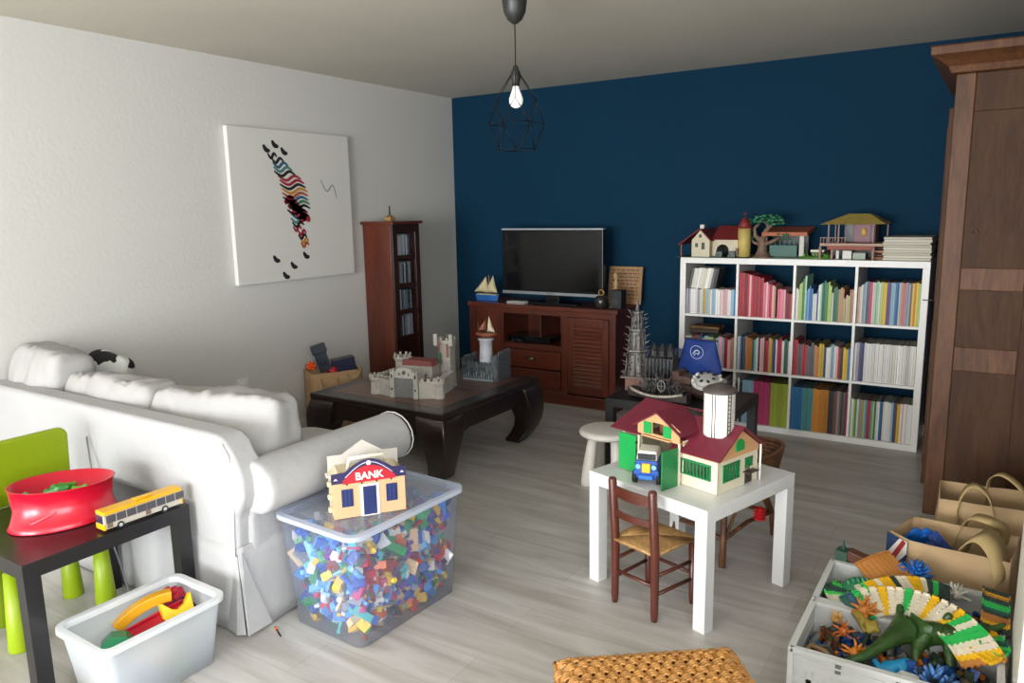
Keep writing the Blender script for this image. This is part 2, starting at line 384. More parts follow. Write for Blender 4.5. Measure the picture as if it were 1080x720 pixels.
row(1, 0, 'kwksssssMMMMMMMMLLLLLLLL', hh=.285, hv=.002, dep=.22, heights=[.26, .3, .26]+[.285]*21)
row(2, 0, 'DDDDDTTTTTTOOOOOOOOkknKtKkKR', hh=.275, hv=.003, dep=.22)
row(3, 0, 'wlgwatLsTrrTlGwwDBwwwwwsBnyywPwwww', hh=.24, hv=.004, dep=.2)
# dark gilded box lying on the books behind the blue sail
t = thing('keepsake_box', 'dark gilded box lying on top of the books behind the blue sail', 'box', (2.23, -.36, .615))
quickbox('box_base', pm('3a2a1c'), 0, 0, 0, .19, .12, .026, t); quickbox('box_lid', pm('6a4a22'), -.004, -.004, .027, .194, .124, .045, t)

# paper stack on the shelf
for k in range(9):
    zz = 1.121+k*.0151
    o = MB().box(-.125, -.15, 0, .125, .15, .0145, tap=.01).obj('magazine_bundle', pm(['c9c4b4', 'd3cfc2', 'bfbaab'][k % 3], .8), None, .003)
    o.location = (3.50+rnd.uniform(-.006, .006), -.2, zz); o.rotation_euler = (0, 0, rnd.uniform(-.03, .03))
    tag(o, 'off-white magazine bundle on the shelf top, %s from the bottom of its stack' % ordinal(k), 'magazines', 'magazines stacked on the shelf end')

# ------------------------------------------------------------------ wardrobe
t = thing('wardrobe', 'tall antique brown wooden wardrobe with cornice at the right edge', 'wardrobe', (3.735, -1.374, 0))
D, Lw, H = .455, 1.3, 1.99
mb = MB(); mb.box(.02, .02, .06, D-.02, Lw-.02, H)
mb.obj('carcass', M_armwood, t)
def stile(x0, x1, z0=0, z1=H, m=M_armwood2): MB().box(x0, 0, z0, x1, .035, z1).obj('stile', m, t, .004)
stile(0, .075); stile(.315, .39, m=M_armwood)
for z0, z1 in ((.0, .10), (.70, .81), (1.065, 1.165), (1.83, 1.99)):
    MB().box(.075, .003, z0, .315, .03, z1).obj('rail', M_armwood2 if .5 < z0 < 1.5 else M_armwood, t, .004)
MB().box(.39, .004, 0, D, .03, H).obj('rear_stile', M_armwood, t, .004)
for z0, z1 in ((.1, .7), (.81, 1.065), (1.165, 1.83)): MB().box(.07, .010, z0-.01, .32, .022, z1+.01).obj('side_panel', M_armwood, t, .003)
MB().box(-.0, .035, 0, .02, Lw, H).obj('face_frame', M_armwood2, t, .003)
for k in range(2):
    d = MB().box(-.022, .08+k*.57, .12, 0, .08+k*.57+.56, 1.86).obj('door', M_armwood, t, .005)
    for z0, z1 in ((.2, .9), (1.0, 1.78)): MB().box(-.028, .15+k*.57, z0, -.0225, .58+k*.57, z1).obj('door_panel', M_armwood2, d, .004)
    MB().cyl((-.023, .17, 1.0), (-.03, .17, 1.0), .012).cyl((-.03, .17, 1.0), (-.05, .17, 1.0), .004).obj('key', M_iron, d) if k == 0 else None
MB().ball((.12, .006, 1.325), .009, 8, 1, .5, 1.3).ball((.112, .006, 1.317), .007, 8, 1, .5).ball((.128, .006, 1.317), .007, 8, 1, .5).obj('carved_rosette', M_armwood2, t)
prof = [(0, 1.99), (-.02, 1.995), (-.03, 2.02), (-.06, 2.045), (-.085, 2.06), (-.095, 2.065), (-.095, 2.095), (-.1, 2.10), (0, 2.10)]
# cornice mitred around the front-left corner
mb = MB(); n = len(prof)
def ring(off):  # for each profile point give corner loop
    return [(off, Lw), (off, off), (D, off)]
vs = []
for (o_, z) in prof:
    for (x, y) in ring(o_): vs.append((x, y, z))
fs = []
for i in range(n-1):
    for k in range(2): fs.append((i*3+k, i*3+k+1, (i+1)*3+k+1, (i+1)*3+k))
mb.add(vs, fs); mb.box(-.02, -.02, 2.0, D, Lw, 2.10)
mb.obj('cornice', M_armwood2, t)

# tall white cabinet at the right edge, cropped by the frame
t = thing('white_cabinet', 'tall plain white cabinet cropped by the right edge of the photo', 'cabinet', (4.062, -3.3, 0))
quickbox('cabinet_body', mat('cabinet_white', 'e8e4da', .45), 0, 0, .02, .19, .42, 2.0, t, .003)
quickbox('plinth', M_trim, .01, .01, 0, .19, .41, .02, t, .001)

# ------------------------------------------------------------------ pendant lamp
t = thing('pendant_lamp', 'black wire cage pendant lamp with a bare white bulb', 'lamp', (2.212, -2.502, 0))
MB().lathe([(.002, 2.2), (.012, 2.2), (.018, 2.206), (.03, 2.215), (.045, 2.245), (.052, 2.29), (.053, 2.375)], n=28).obj('ceiling_cup', pm('2b2c2a', .4), t)
MB().cyl((0, 0, 2.03), (0, 0, 2.205), .0022).obj('cord', M_iron, t)
MB().lathe([(.003, 2.04), (.01, 2.035), (.014, 2.02), (.02, 2.01), (.021, 1.985), (.016, 1.975), (.016, 1.955), (0, 1.955)], n=20).obj('bulb_socket', pm('202120', .5), t)
MB().lathe([(.012, 1.96), (.014, 1.945), (.022, 1.925), (.029, 1.905), (.028, 1.89), (.02, 1.875), (.008, 1.869), (0, 1.868)], n=24).obj('bulb', mat('opal_bulb', 'f6f6f2', .3, emit=.25), t)  # unlit bulb: a weak glow in the material brightens its white
mb = MB()
def rg(r, z, n, a0): return [(r*math.cos(a0+2*PI*k/n), r*math.sin(a0+2*PI*k/n), z) for k in range(n)]
A = rg(.022, 2.0, 6, 0); B_ = rg(.095, 1.90, 6, 0); C_ = rg(.115, 1.805, 6, PI/6); D_ = rg(.085, 1.70, 6, 0)
def wire(p, q): mb.cyl(p, q, .0016, n=6)
for k in range(6):
    k2 = (k+1) % 6
    wire(A[k], A[k2]); wire(A[k], B_[k]); wire(B_[k], C_[k]); wire(B_[k], C_[k-1]); wire(C_[k], C_[k2]); wire(C_[k], D_[k]); wire(C_[k-1], D_[k]); wire(D_[k], D_[k2])
mb.obj('wire_cage', M_iron, t)

# ------------------------------------------------------------------ painting (plain abstract stand-in)
t = thing('canvas_painting', 'square white canvas with a colourful striped motif on the left wall', 'painting', (.003, -1.775, 1.5))
o = MB().box(0, -.50, -.478, .035, .50, .478).obj('canvas', mat('canvas_cloth', 'd8d6d0', .85, bump=.15, bscale=150), t, .003)
def ribbon(pts, w, h, name='paint_stroke', x=.0362):
    P = [Vector((0, a, b)) for a, b in pts]
    Q = []
    for i in range(len(P)-1):
        p0 = P[max(i-1, 0)]; p1 = P[i]; p2 = P[i+1]; p3 = P[min(i+2, len(P)-1)]
        for s in range(6):
            u = s/6; Q.append(.5*((2*p1)+(-p0+p2)*u+(2*p0-5*p1+4*p2-p3)*u*u+(-p0+3*p1-3*p2+p3)*u**3))
    Q.append(P[-1]); vs = []; n = len(Q)
    for i, q in enumerate(Q):
        tdir = (Q[min(i+1, n-1)]-Q[max(i-1, 0)]).normalized(); nn = Vector((0, -tdir.z, tdir.y)); ww = w*(.25+.75*math.sin(PI*(.08+.84*i/(n-1))))
        for sg in (-1, 1): vs.append((x, q.y+nn.y*sg*ww/2, q.z+nn.z*sg*ww/2))
    vs2 = [(x-.0012, a, b) for (_, a, b) in vs]
    mb = MB(); m = len(vs); mb.add(vs+vs2, [(2*i, 2*i+1, 2*i+3, 2*i+2) for i in range(n-1)]+[(m+2*i, m+2*i+2, m+2*i+3, m+2*i+1) for i in range(n-1)]+
        [(2*i, 2*i+2, m+2*i+2, m+2*i) for i in range(n-1)]+[(2*i+1, m+2*i+1, m+2*i+3, 2*i+3) for i in range(n-1)])
    return mb.obj(name, pm(h, .7), t)
# abstract leaping ribbons in the same place and colours
colsA = ['1c1b1f', '9e2b3a', '2b5c7a', '4f7f7a', 'c08a3c', '1c1b1f', 'a01f35', '3f7a5a', '1c1b1f', 'a8553a', '2b5c7a', '1c1b1f']
q = random.Random(21)
for k in range(22):
    z = .33-.027*k; y = -.20+.010*k+q.uniform(-.015, .015); L_ = .07+.15*math.sin(PI*min(1, k/17))
    ribbon([(y, z), (y+L_*.35, z-.03), (y+L_*.7, z+.0), (y+L_, z-.02)], .020, colsA[(k*5) % 12])
for k in range(5): ribbon([(-.10+.03*k, .02-.03*k), (-.05+.03*k, .05-.03*k), (-.02+.03*k, -.02-.02*k)], .05, ['a01f35', 'b3283a'][k % 2])
for a, b in ((-.24, .38), (-.17, .41), (-.10, .37), (-.22, -.31), (-.08, -.36), (.03, -.30), (-.15, -.42)): ribbon([(a, b), (a+.02, b-.03), (a+.05, b-.035)], .030, '1c1b1f')
ribbon([(.22, .18), (.27, .10), (.33, .14), (.36, .05)], .012, '9a9a9c')

# ------------------------------------------------------------------ CD cabinet
t = thing('media_cabinet', 'tall narrow cherry wood cabinet with glass front full of discs', 'cabinet', (.01, -1.145, 0))
CW, CD_, CH = .285, .30, 1.365
mb = MB(); mb.box(0, 0, .05, CW-.02, .02, CH).box(0, CD_-.02, .05, CW-.02, CD_, CH).box(0, .02, .05, .012, CD_-.02, CH)
mb.obj('carcass', M_cherry, t, .002)
for z in (.05, .30, .53, .725, .92, 1.125, CH-.02): MB().box(.012, .02, z, CW-.03, CD_-.02, z+.014).obj('shelf_board', M_cherry, t)
f = MB(); x0, x1 = CW-.02, CW
f.box(x0, 0, .05, x1, .05, CH).box(x0, CD_-.05, .05, x1, CD_, CH).box(x0, .05, CH-.06, x1, CD_-.05, CH).box(x0, .05, .05, x1, CD_-.05, .12)
dr = f.obj('door_frame', wood('dark_cherry', '1e0c08', '30140d', .35, (3, 3, .35), 6), t, .003)
for z in (.52, .71, .905, 1.11): MB().box(x0+.002, .05, z, x1-.002, CD_-.05, z+.03).obj('glazing_bar', dr.data.materials[0], dr)
MB().box(x0+.004, .05, .12, x1-.006, CD_-.05, .52).obj('lower_panel', dr.data.materials[0], dr)
quickbox('glass_pane', plastic_clear('thin_glass', '303030', .93, .05, .1), x0+.008, .05, .55, x0+.011, CD_-.05, CH-.06, dr, 0)
MB().ball((x1+.01, .03, .75), .01, 10).obj('knob', M_iron, dr)
quickbox('top_board', M_cherry, -.005, -.02, CH, CW+.02, CD_+.02, CH+.02, t, .004)
quickbox('plinth', M_cherry, 0, .005, 0, CW-.01, CD_-.005, .05, t, .003)
cdm = MB().mat(0).box(0, 0, 0, 1, 1, 1).obj('disc_case', objcol('disc_case', .25, .5, (8, 8, 8), 'd8dde0')); cdd = cdm.data; bpy.data.objects.remove(cdm)
for si, z in enumerate((1.139, .934, .739, .544)):
    for q in range(11):
        o = bpy.data.objects.new('disc_case', cdd); C.objects.link(o); hgt = .145+rnd.uniform(-.012, .012)
        o.location = (.12, -1.115+q*.0145+.03, z+.001); o.scale = (.145, .0125, hgt); c = hexc(rnd.choice(['b8bcc0', '3b4a54', 'd9dcda', '6f8a94', '2c2f34', '909ca0'])); o.color = (*c, 1)
        tag(o, 'disc case behind the cabinet glass, %s from the left on the %s lit shelf' % (ordinal(q), ['topmost', 'second', 'third', 'fourth'][si]), 'disc case', 'disc cases in the narrow cabinet')
t = thing('wooden_candlestick', 'small wooden block with an upright iron spike on the narrow cabinet', 'ornament', (.15, -1.0, 1.386))
quickbox('wooden_block', mat('pale_wood', 'a9824e', .5), -.03, -.03, 0, .03, .03, .03, t, .004)
MB().cyl((0, 0, .03), (0, 0, .11), .006, .004).obj('spike', M_iron, t)
MB().lathe([(.02, .03), (.024, .036), (.02, .042), (.006, .043)], n=14).obj('collar', mat('brass', '8a6a32', .35, .8), t)

# ------------------------------------------------------------------ TV stand
t = thing('tv_stand', 'cherry wood TV cabinet with louvred door and two drawers', 'tv cabinet', (.42, -.43, 0))
w, d, h = 1.30, .42, .74
mb = MB(); mb.box(.02, .02, .06, .04, d, h-.03).box(w-.04, .02, .06, w-.02, d, h-.03).box(.3, .02, .06, .315, d, h-.03).box(.86, .02, .06, .875, d, h-.03)
mb.box(.04, d-.015, .06, w-.04, d, h-.03).box(.04, .02, .06, w-.04, d, .08).box(.3, .02, .42, .875, d, .44)
mb.obj('carcass', M_cherry, t)
quickbox('top_board', M_cherry_h, 0, -.005, h-.032, w, d, h, t, .005)
quickbox('plinth', M_cherry_h, .0, .0, 0, w, d-.01, .085, t, .005)
fr = MB()
for x0, x1 in ((.015, .065), (.285, .335), (.845, .895), (w-.065, w-.015)): fr.box(x0, 0, .085, x1, .022, h-.032)
fr.box(.065, .001, h-.07, w-.065, .022, h-.032).box(.335, .001, .085, .845, .022, .11).box(.335, .001, .40, .845, .022, .435)
fr.obj('front_frame', M_cherry, t, .002)
quickbox('cupboard_panel', M_cherry, .065, .004, .085, .285, .018, h-.07, t, .003)
quickbox('niche_divider', M_cherry, .60, .10, .44, .615, d-.015, h-.035, t)
for z0, z1 in ((.115, .25), (.26, .395)):
    dq = MB().box(.34, -.008, z0, .84, .016, z1).obj('drawer', M_cherry_h, t, .004)
    hp = MB(); hp.tube([(.555, -.010, z1-.055), (.56, -.028, z1-.06), (.59, -.034, z1-.062), (.62, -.028, z1-.06), (.625, -.010, z1-.055)], .005, 8)
    hp.lathe([(.03, 0), (.028, .012), (.018, .02), (0, .024)], (.59, -.012, z1-.065), 14, 1, .7)
    hp.obj('cup_handle', mat('aged_brass', '6e6456', .35, .8), dq)
dq = MB().box(.90, -.006, .10, w-.07+.0, .0, h-.075)
dr = MB().box(.90, -.006, .10, .95, .014, h-.075).box(w-.12, -.006, .10, w-.07, .014, h-.075).box(.95, -.006, .10, w-.12, .014, .16).box(.95, -.006, h-.135, w-.12, .014, h-.075).obj('louvred_door', M_cherry, t, .003)
lv = MB()
for k in range(15):
    z = .175+k*.0295; lv.box(.95, -.004, z-.012, w-.12, .001, z+.014, rot=Matrix.Rotation(R(-32), 3, 'X'))
lv.box(.95, .010, .16, w-.12, .014, h-.135)
lv.obj('louvre_slats', M_cherry_h, dr)
# devices in the niche
t = thing('disc_player', 'black disc player in the open niche of the TV cabinet', 'player', (.92, -.36, .442))
quickbox('player_body', pm('0d0e10', .25), -.17, 0, 0, .20, .22, .045, t); quickbox('display', pm('17222a', .1), .0, -.001, .015, .1, .001, .03, t, 0)
t = thing('game_controller', 'black coiled game controller lying in the TV cabinet niche', 'controller', (.87, -.40, .442))
MB().ball((0, 0, .018), .02, 12, 1.8, 1, .8).ball((-.035, -.012, .014), .015, 10).ball((.035, -.012, .014), .015, 10).obj('controller_body', pm('101113', .35), t)
MB().tube([(.03+.02*math.cos(a)+a*.006, .02+.012*math.sin(a), .006+.002*a) for a in [k*.5 for k in range(26)]], .0025, 6).obj('cable', pm('0e0e0f', .5), t)
# things on top
t = thing('television', 'flat screen television with silver bottom edge on the cherry cabinet', 'television', (1.09, -.27, .741))
tw, th = .875, .50
TR = Matrix.Rotation(0, 4, 'Z')
MB().box(-tw/2, -.0, .065, tw/2, .05, .065+th).obj('casing', pm('101114', .25), t, .006)
quickbox('screen', M_screen, -tw/2+.035, -.004, .10, tw/2-.035, .001, .065+th-.03, t, .0005)
quickbox('silver_edge', mat('silver_plastic', 'a9adb2', .3, .5), -tw/2, -.008, .062, tw/2, .045, .085, t, .004)
quickbox('upper_edge', mat('silver_plastic_light', 'c6c9cc', .35, .3), -tw/2, -.006, .065+th-.009, tw/2, .045, .067+th, t, .003)
quickbox('stand_neck', pm('0c0c0e', .2), -.06, .01, .012, .06, .04, .08, t)
MB().lathe([(.0, 0), (.24, 0), (.245, .006), (.235, .012), (0, .018)], (0, .02, 0), 36, 1, .5).obj('stand_base', pm('0c0c0e', .12), t)
quickbox('maker_mark', pm('6c7076', .4), -.03, -.0088, .07, .03, -.0078, .077, t, 0)
t = thing('soundbar_box', 'thin black set top box lying in front of the television', 'set top box', (1.18, -.40, .741))
quickbox('box_body', pm('0b0b0d', .2), -.17, 0, 0, .2, .09, .018, t)
t = thing('white_paperback', 'small white book lying flat at the front of the TV cabinet', 'book', (.86, -.40, .741), .05)
quickbox('cover', pm('cfcfcd', .5), -.075, -.02, 0, .075, .05, .019, t, .0015); quickbox('pages', M_page, -.073, -.0205, .003, .073, .049, .016, t, 0)
t = thing('model_sailboat', 'toy sailing boat with cream sails and blue hull left of the television', 'toy boat', (.52, -.30, .741))
bl = MB(); hull = []
for k in range(9):
    u = k/8; wdt = .032*math.sin(PI*min(1, .12+u*.95))**.7; hull.append((-.11+.22*u, wdt))
vs = [(x, w_, .045) for x, w_ in hull]+[(x, -w_, .045) for x, w_ in hull]+[(x*.85, w_*.4, 0) for x, w_ in hull]+[(x*.85, -w_*.4, 0) for x, w_ in hull]
fs = []
for i in range(8): fs += [(i, i+1, 19+i, 18+i), (9+i+1, 9+i, 27+i, 28+i), (i, 9+i, 10+i, i+1), (18+i, 19+i, 28+i, 27+i)]
fs += [(0, 18, 27, 9), (8, 17, 35, 26)]
bl.add(vs, fs); bl.obj('hull', pm('2f6cb8', .35), t)
quickbox('deck', pm('d8cfae'), -.09, -.024, .045, .10, .024, .052, t); MB().cyl((.02, 0, .05), (.02, 0, .20), .003).obj('mast', pm('a58a5a'), t)
def sail(pts, bulge, m, nm, y=0):
    mb = MB(); n = 8; a, b, c = [Vector(p) for p in pts]; vs = []; fs = []; idx = {}
    for i in range(n+1):
        for j in range(n+1-i):
            u, v = i/n, j/n; w_ = 1-u-v; p = a*w_+b*u+c*v; p.y += bulge*27*u*v*w_; idx[i, j] = len(vs); vs.append(tuple(p))
    for i in range(n):
        for j in range(n-i):
            fs.append((idx[i, j], idx[i+1, j], idx[i, j+1]))
            if i+j < n-1: fs.append((idx[i+1, j], idx[i+1, j+1], idx[i, j+1]))
    mb.smooth = True; mb.add(vs, fs); o = mb.obj(nm, m, t); md = o.modifiers.new('thick', 'SOLIDIFY'); md.thickness = .0015; return o
M_sail = mat('sail_cloth', 'd9c9a0', .8)
sail([(-.12, -.01, .065), (.03, 0, .06), (-.01, 0, .19)], -.03, M_sail, 'fore_sail'); sail([(-.02, -.01, .06), (.11, -.02, .065), (.06, 0, .20)], -.03, M_sail, 'main_sail')
t = thing('wooden_plaque', 'wooden plaque with carved lines of writing leaning on the blue wall', 'plaque', (1.615, -.09, .742), 0)
pl = MB().box(-.135, -.009, 0, .135, .009, .28).obj('board', mat('plaque_wood', '9a7550', .6, var=.12, scale=9), t, .003); pl.rotation_euler = (R(-8), 0, 0)
mb = MB()
for k in range(9):
    x = -.11
    while x < .1:
        l = rnd.uniform(.012, .04); l = min(l, .11-x); mb.box(x, -.0105, .25-k*.026, x+l, -.0088, .257-k*.026); x += l+.01
lo = mb.obj('carved_writing', pm('4a3320', .7), t); lo.rotation_euler = (R(-8), 0, 0)
t = thing('wooden_figurine', 'tall pale carved wooden figurine in front of the plaque', 'figurine', (1.60, -.20, .741))
MB().lathe([(.03, 0), (.03, .012), (.012, .015), (.016, .05), (.024, .1), (.014, .14), (.024, .165), (.008, .19), (.018, .205), (.02, .225), (.01, .243), (0, .246)], n=18).obj('figure', mat('carved_wood', 'a88a5f', .6, var=.2, scale=25), t)
t = thing('glass_jar', 'small dark glass jar with a ring handle right of the television', 'jar', (1.545, -.33, .741))
MB().lathe([(.045, 0), (.05, .01), (.052, .05), (.045, .075), (.03, .085), (0, .088)], n=24).obj('jar_body', mat('smoked_glass', '2c2a28', .15), t)
mb = MB(); mb.tube([(.02*math.cos(a), 0, .108+.02*math.sin(a)) for a in [k*2*PI/16 for k in range(16)]], .005, 8, closed=True); mb.obj('ring_handle', mat('old_gold', 'a87f3a', .4, .5), t)
t = thing('black_speaker', 'small black speaker on the right end of the TV cabinet', 'speaker', (1.665, -.31, .741))
quickbox('speaker_body', pm('141414', .5), -.045, -.04, 0, .045, .05, .13, t); MB().cyl((0, -.041, .05), (0, -.045, .05), .03).cyl((0, -.041, .1), (0, -.044, .1), .014).obj('speaker_cone', pm('2c2c2e', .6), t)

# ------------------------------------------------------------------ opium coffee table
t = thing('coffee_table', 'large low dark wood coffee table with curved opium legs', 'coffee table', (1.05, -1.73, 0))
S = .50
quickbox('table_top', M_darkwood, -S, -S, .365, S, S, .40, t, .006)
MB().box(-S+.09, -S+.09, .3995, S-.09, -.004, .4012).box(-S+.09, .004, .3995, S-.09, S-.09, .4012).obj('inlay_panel', M_topwood, t)
M45 = [0, PI/2, PI, 3*PI/2]
for a in M45:
    # apron: curved lower edge
    n = 24; top = [(-.36+.72*i/n, .366) for i in range(n+1)]; bot = []
    for i in range(n+1):
        u = abs(-1+2*i/n); z = .262+.0*u
        if u > .78: z = .262-.035*math.sin((u-.78)/.22*PI/2)**1
        elif u > .7: z = .262-.018*(1-abs(u-.74)/.04*.5)*.6
        bot.append((-.36+.72*i/n, z))
    mb = MB(); mb.M = Matrix.Rotation(a, 4, 'Z'); vs = []
    for yv in (-S+.018, -S+.05):
        vs += [(x, yv, z) for x, z in top]+[(x, yv, z) for x, z in bot]
    N = n+1; fs = []
    for i in range(n): fs += [(i, i+1, N+i+1, N+i), (2*N+i+1, 2*N+i, 3*N+i, 3*N+i+1), (N+i, N+i+1, 3*N+i+1, 3*N+i)]
    mb.add(vs, fs); mb.obj('apron', M_darkwood, t)
for a in M45:
    # leg: S-curve swept square section along the corner diagonal
    mb = MB(); mb.M = Matrix.Rotation(a, 4, 'Z')
    path = [(.405, .366, .095), (.42, .31, .098), (.432, .26, .092), (.445, .20, .078), (.448, .15, .068), (.438, .10, .062), (.418, .055, .058), (.395, .02, .058), (.388, .0, .054)]
    vs = []; fs = []
    for q, (r_, z, wd) in enumerate(path):
        c0 = Vector((-r_, -r_, z)); hw = wd
        tx = .25*(1 if q else 1)
        for dx, dy in ((-1, -1), (1, -1), (1, 1), (-1, 1)): vs.append((c0.x+dx*hw, c0.y+dy*hw, z))
    for q in range(len(path)-1):
        for k in range(4): fs.append((q*4+k, q*4+(k+1) % 4, q*4+4+(k+1) % 4, q*4+4+k))
    fs += [(0, 1, 2, 3), tuple(len(vs)-4+k for k in range(4))]
    mb.smooth = True; mb.add(vs, fs); mb.obj('leg', M_darkwood, t, .012, 3, label=None, angle=50)

# ------------------------------------------------------------------ castles on the coffee table
M_stone = mat('castle_plastic', 'a29d94', .55, var=.16, scale=30, bump=.3, bscale=120)
M_stone2 = mat('castle_plastic_light', 'b7b2a9', .55, var=.12, scale=30, bump=.3, bscale=120)
def cren_wall(mb, x0, y0, x1, y1, z0, z1, th=.014, merlon=.016, mh=.016):
    a = Vector((x0, y0, 0)); b = Vector((x1, y1, 0)); L = (b-a).length; rz = math.atan2(y1-y0, x1-x0)
    keep = mb.M.copy(); mb.M = keep @ Matrix.Translation((x0, y0, 0)) @ Matrix.Rotation(rz, 4, 'Z')
    mb.box(0, -th/2, z0, L, th/2, z1); mb.box(0, -th/2-.004, z1-.01, L, th/2+.004, z1)
    k = int(L/(merlon*1.9)); st = L/k
    for i in range(k): mb.box(i*st+st*.22, -th/2-.004, z1, i*st+st*.78, -th/2+.006, z1+mh)
    mb.M = keep
def tower(mb, cx, cy, z0, z1, r, n=8, mh=.018, flare=1.25, a0=PI/8):
    mb.lathe([(r*1.12, z0), (r, z0+.05), (r, z1-.03), (r*flare, z1-.012), (r*flare, z1)], (cx, cy, 0), n, smooth=False, a0=a0)
    m = n if n > 4 else 8
    for i in range(m):
        a = a0+2*PI*(i+.5)/m; q = Matrix.Rotation(a, 3, 'Z'); rr = r*flare*(math.cos(PI/n) if n > 4 else .85)-.004
        mb.box(cx+rr*math.cos(a)-.004, cy+rr*math.sin(a)-.006, z1, cx+rr*math.cos(a)+.004, cy+rr*math.sin(a)+.006, z1+mh, rot=q)
t = thing('toy_castle', 'grey-white plastic toy knights castle on the coffee table', 'toy castle', (1.11, -1.90, .4015), R(12))
mb = MB(); G = .075
for sx in (-1, 1):
    mb.box(sx*G-.014, -.17, 0, sx*G+.014, -.135, .15, tap=.12)
    for dx in (-.009, .009): mb.box(sx*G+dx-.004, -.168, .15, sx*G+dx+.004, -.15, .165)
mb.box(-G, -.16, .115, G, -.14, .152).prism([(-.05, .15), (-.05, .165), (-.02, .175), (.02, .175), (.05, .165), (.05, .15)], -.16, -.145)
mb.obj('gatehouse', M_stone2, t, .0015)
for sx in (-G, G):
    for z in (.045, .115): quickbox('arrow_slit', pm('2a2624'), sx-.004, -.1715, z, sx+.004, -.168, z+(.022 if z > .1 else .012), t, 0)
for sx, w_ in ((-.03, .006), (.03, .006)): quickbox('arrow_slit', pm('2a2624'), sx-w_/2, -.162, .13, sx+w_/2, -.1595, .146, t, 0)
quickbox('drawbridge', mat('toy_grey', '7a7a7c', .5, var=.1, scale=40), -.06, -.158, .0, .06, -.150, .115, t, .002)
mb = MB(); mb.lathe([(.0, 0), (.014, .0), (.012, .003), (0, .003)], n=6); cr = mb.obj('shield', pm('5c5a58'), t); cr.rotation_euler = (PI/2, 0, 0); cr.location = (0, -.16, .148)
mb = MB()
for aa in ((-.09, -.15, -.215, -.10), (.09, -.15, .19, -.11), (-.22, -.10, -.20, .12), (.19, -.11, .16, .14)):
    mb = MB(); cren_wall(mb, *aa, 0, .10); mb.obj('curtain_wall', M_stone2, t)
for aa in ((-.22, -.10, 0, .10, .032), (.195, -.105, 0, .10, .028)):
    mb = MB(); tower(mb, *aa); mb.obj('low_tower', M_stone2, t)
mb = MB(); tower(mb, -.12, .05, 0, .20, .045, 8); mb.obj('corner_tower', M_stone, t)
mb = MB(); tower(mb, .12, .17, 0, .29, .05, 4, flare=1.2, a0=PI/4)
for dx in (-.05, .05): mb.box(.12+dx-.012, .11, .26, .12+dx+.012, .13, .33)
mb.obj('keep', M_stone, t, .001)
mb = MB(); mb.lathe([(.012, .29), (.012, .315), (.004, .33), (0, .345)], (.12, .17, 0), 10); mb.obj('turret_spire', pm('4a4a4c'), t)
mb = MB(); mb.prism([(-.10, .155), (.10, .155), (.09, .185), (-.09, .19)], .0, .10); mb.obj('hall_roof', pm('7c3f3c', .6), t)
quickbox('hall', M_stone, -.10, .0, 0, .10, .10, .155, t)
quickbox('banner', pm('8f4a3e', .7), .09, .11, .20, .10, .116, .29, t); quickbox('banner', pm('8f4a3e', .7), .14, .11, .19, .152, .116, .27, t)
quickbox('green_banner', pm('2f5a48', .7), .085, .105, .15, .105, .118, .22, t)
mb = MB()
for k in range(10):
    x, y = rnd.uniform(-.19, .16), rnd.uniform(-.12, .0); mb.cyl((x, y, 0), (x, y, .1), .006, .004, 8).ball((x, y, .108), .008, 8)
mb.obj('castle_props', pm('6e665c'), t)
for k, (x, y, cx) in enumerate(((.12, -.07, '9a6a3a'), (.06, -.06, '5a5a5e'), (.16, -.03, '3f5a48'))):
    f = MB(); f.lathe([(.009, 0), (.010, .03), (.012, .045), (.006, .052), (.009, .058), (.008, .07), (0, .074)], n=10); f.box(-.016, -.004, .03, .016, .004, .046)
    o = f.obj('toy_knight', pm(cx), None); o.location = Vector((1.11, -1.90, .4015))+Matrix.Rotation(R(12), 3, 'Z') @ Vector((x, y, .0)); 
    tag(o, 'tiny %s toy knight standing inside the grey-white castle' % ['orange-brown', 'grey', 'dark green'][k], 'toy figure', 'toy knights in the castle')
# rear dark castle with lighthouse tower
t = thing('toy_dragon_fortress', 'dark grey toy fortress with a white round tower behind the castle', 'toy fortress', (1.255, -1.42, .4015), R(6))
M_dk = mat('fortress_plastic', '565b60', .45, var=.35, scale=60, bump=.4, bscale=90)
mb = MB(); cren_wall(mb, -.13, -.04, .12, -.05, 0, .10, .02); cren_wall(mb, -.13, -.04, -.12, .12, 0, .13, .02); cren_wall(mb, .12, -.05, .12, .12, 0, .17, .02)
for k in range(14):
    x = -.13+k*.019; mb.cyl((x, -.06, 0), (x+.002, -.05, .05+.05*((k*7) % 5)/5), .005, .002, 6)
mb.box(.085, -.06, 0, .125, -.02, .16)
rr = random.Random(14)
for k in range(50):
    x = rr.uniform(-.13, .13); z = rr.uniform(.0, .11); mb.cyl((x, -.058, z), (x+rr.uniform(-.006, .006), -.066, z+rr.uniform(.02, .05)), .004, .0015, 6)
mb.obj('fortress_wall', M_dk, t)
mb = MB()
for k in range(12): x = -.11+k*.018; mb.box(x, -.069, .0, x+.004, -.064, .03+.012*(k % 3))
mb.box(-.115, -.067, .0, .10, -.063, .008); mb.obj('pale_spikes', pm('9aa6aa', .4), t)
MB().lathe([(.046, .0), (.044, .12), (.040, .2), (.042, .245), (.05, .25), (.05, .258), (0, .26)], (.02, .0, 0), 20).obj('round_tower', mat('tower_white', 'b9bac2', .5, var=.05, scale=20), t)
mb = MB()
for k in range(16): a = k*2.4; mb.ball((.02+.036*math.cos(a), .036*math.sin(a), .02+k*.008), .009, 6)
mb.obj('climbing_vines', mat('vine_mauve', '6d4a58', .6, var=.3, scale=60), t)
MB().lathe([(.0, 0), (.015, .002), (.06, .018), (.066, .03), (.05, .03), (0, .025)], (.02, 0, .262), 18, 1.1, .6).obj('ship_hull', mat('ship_wood', '8a4a2c', .5), t)
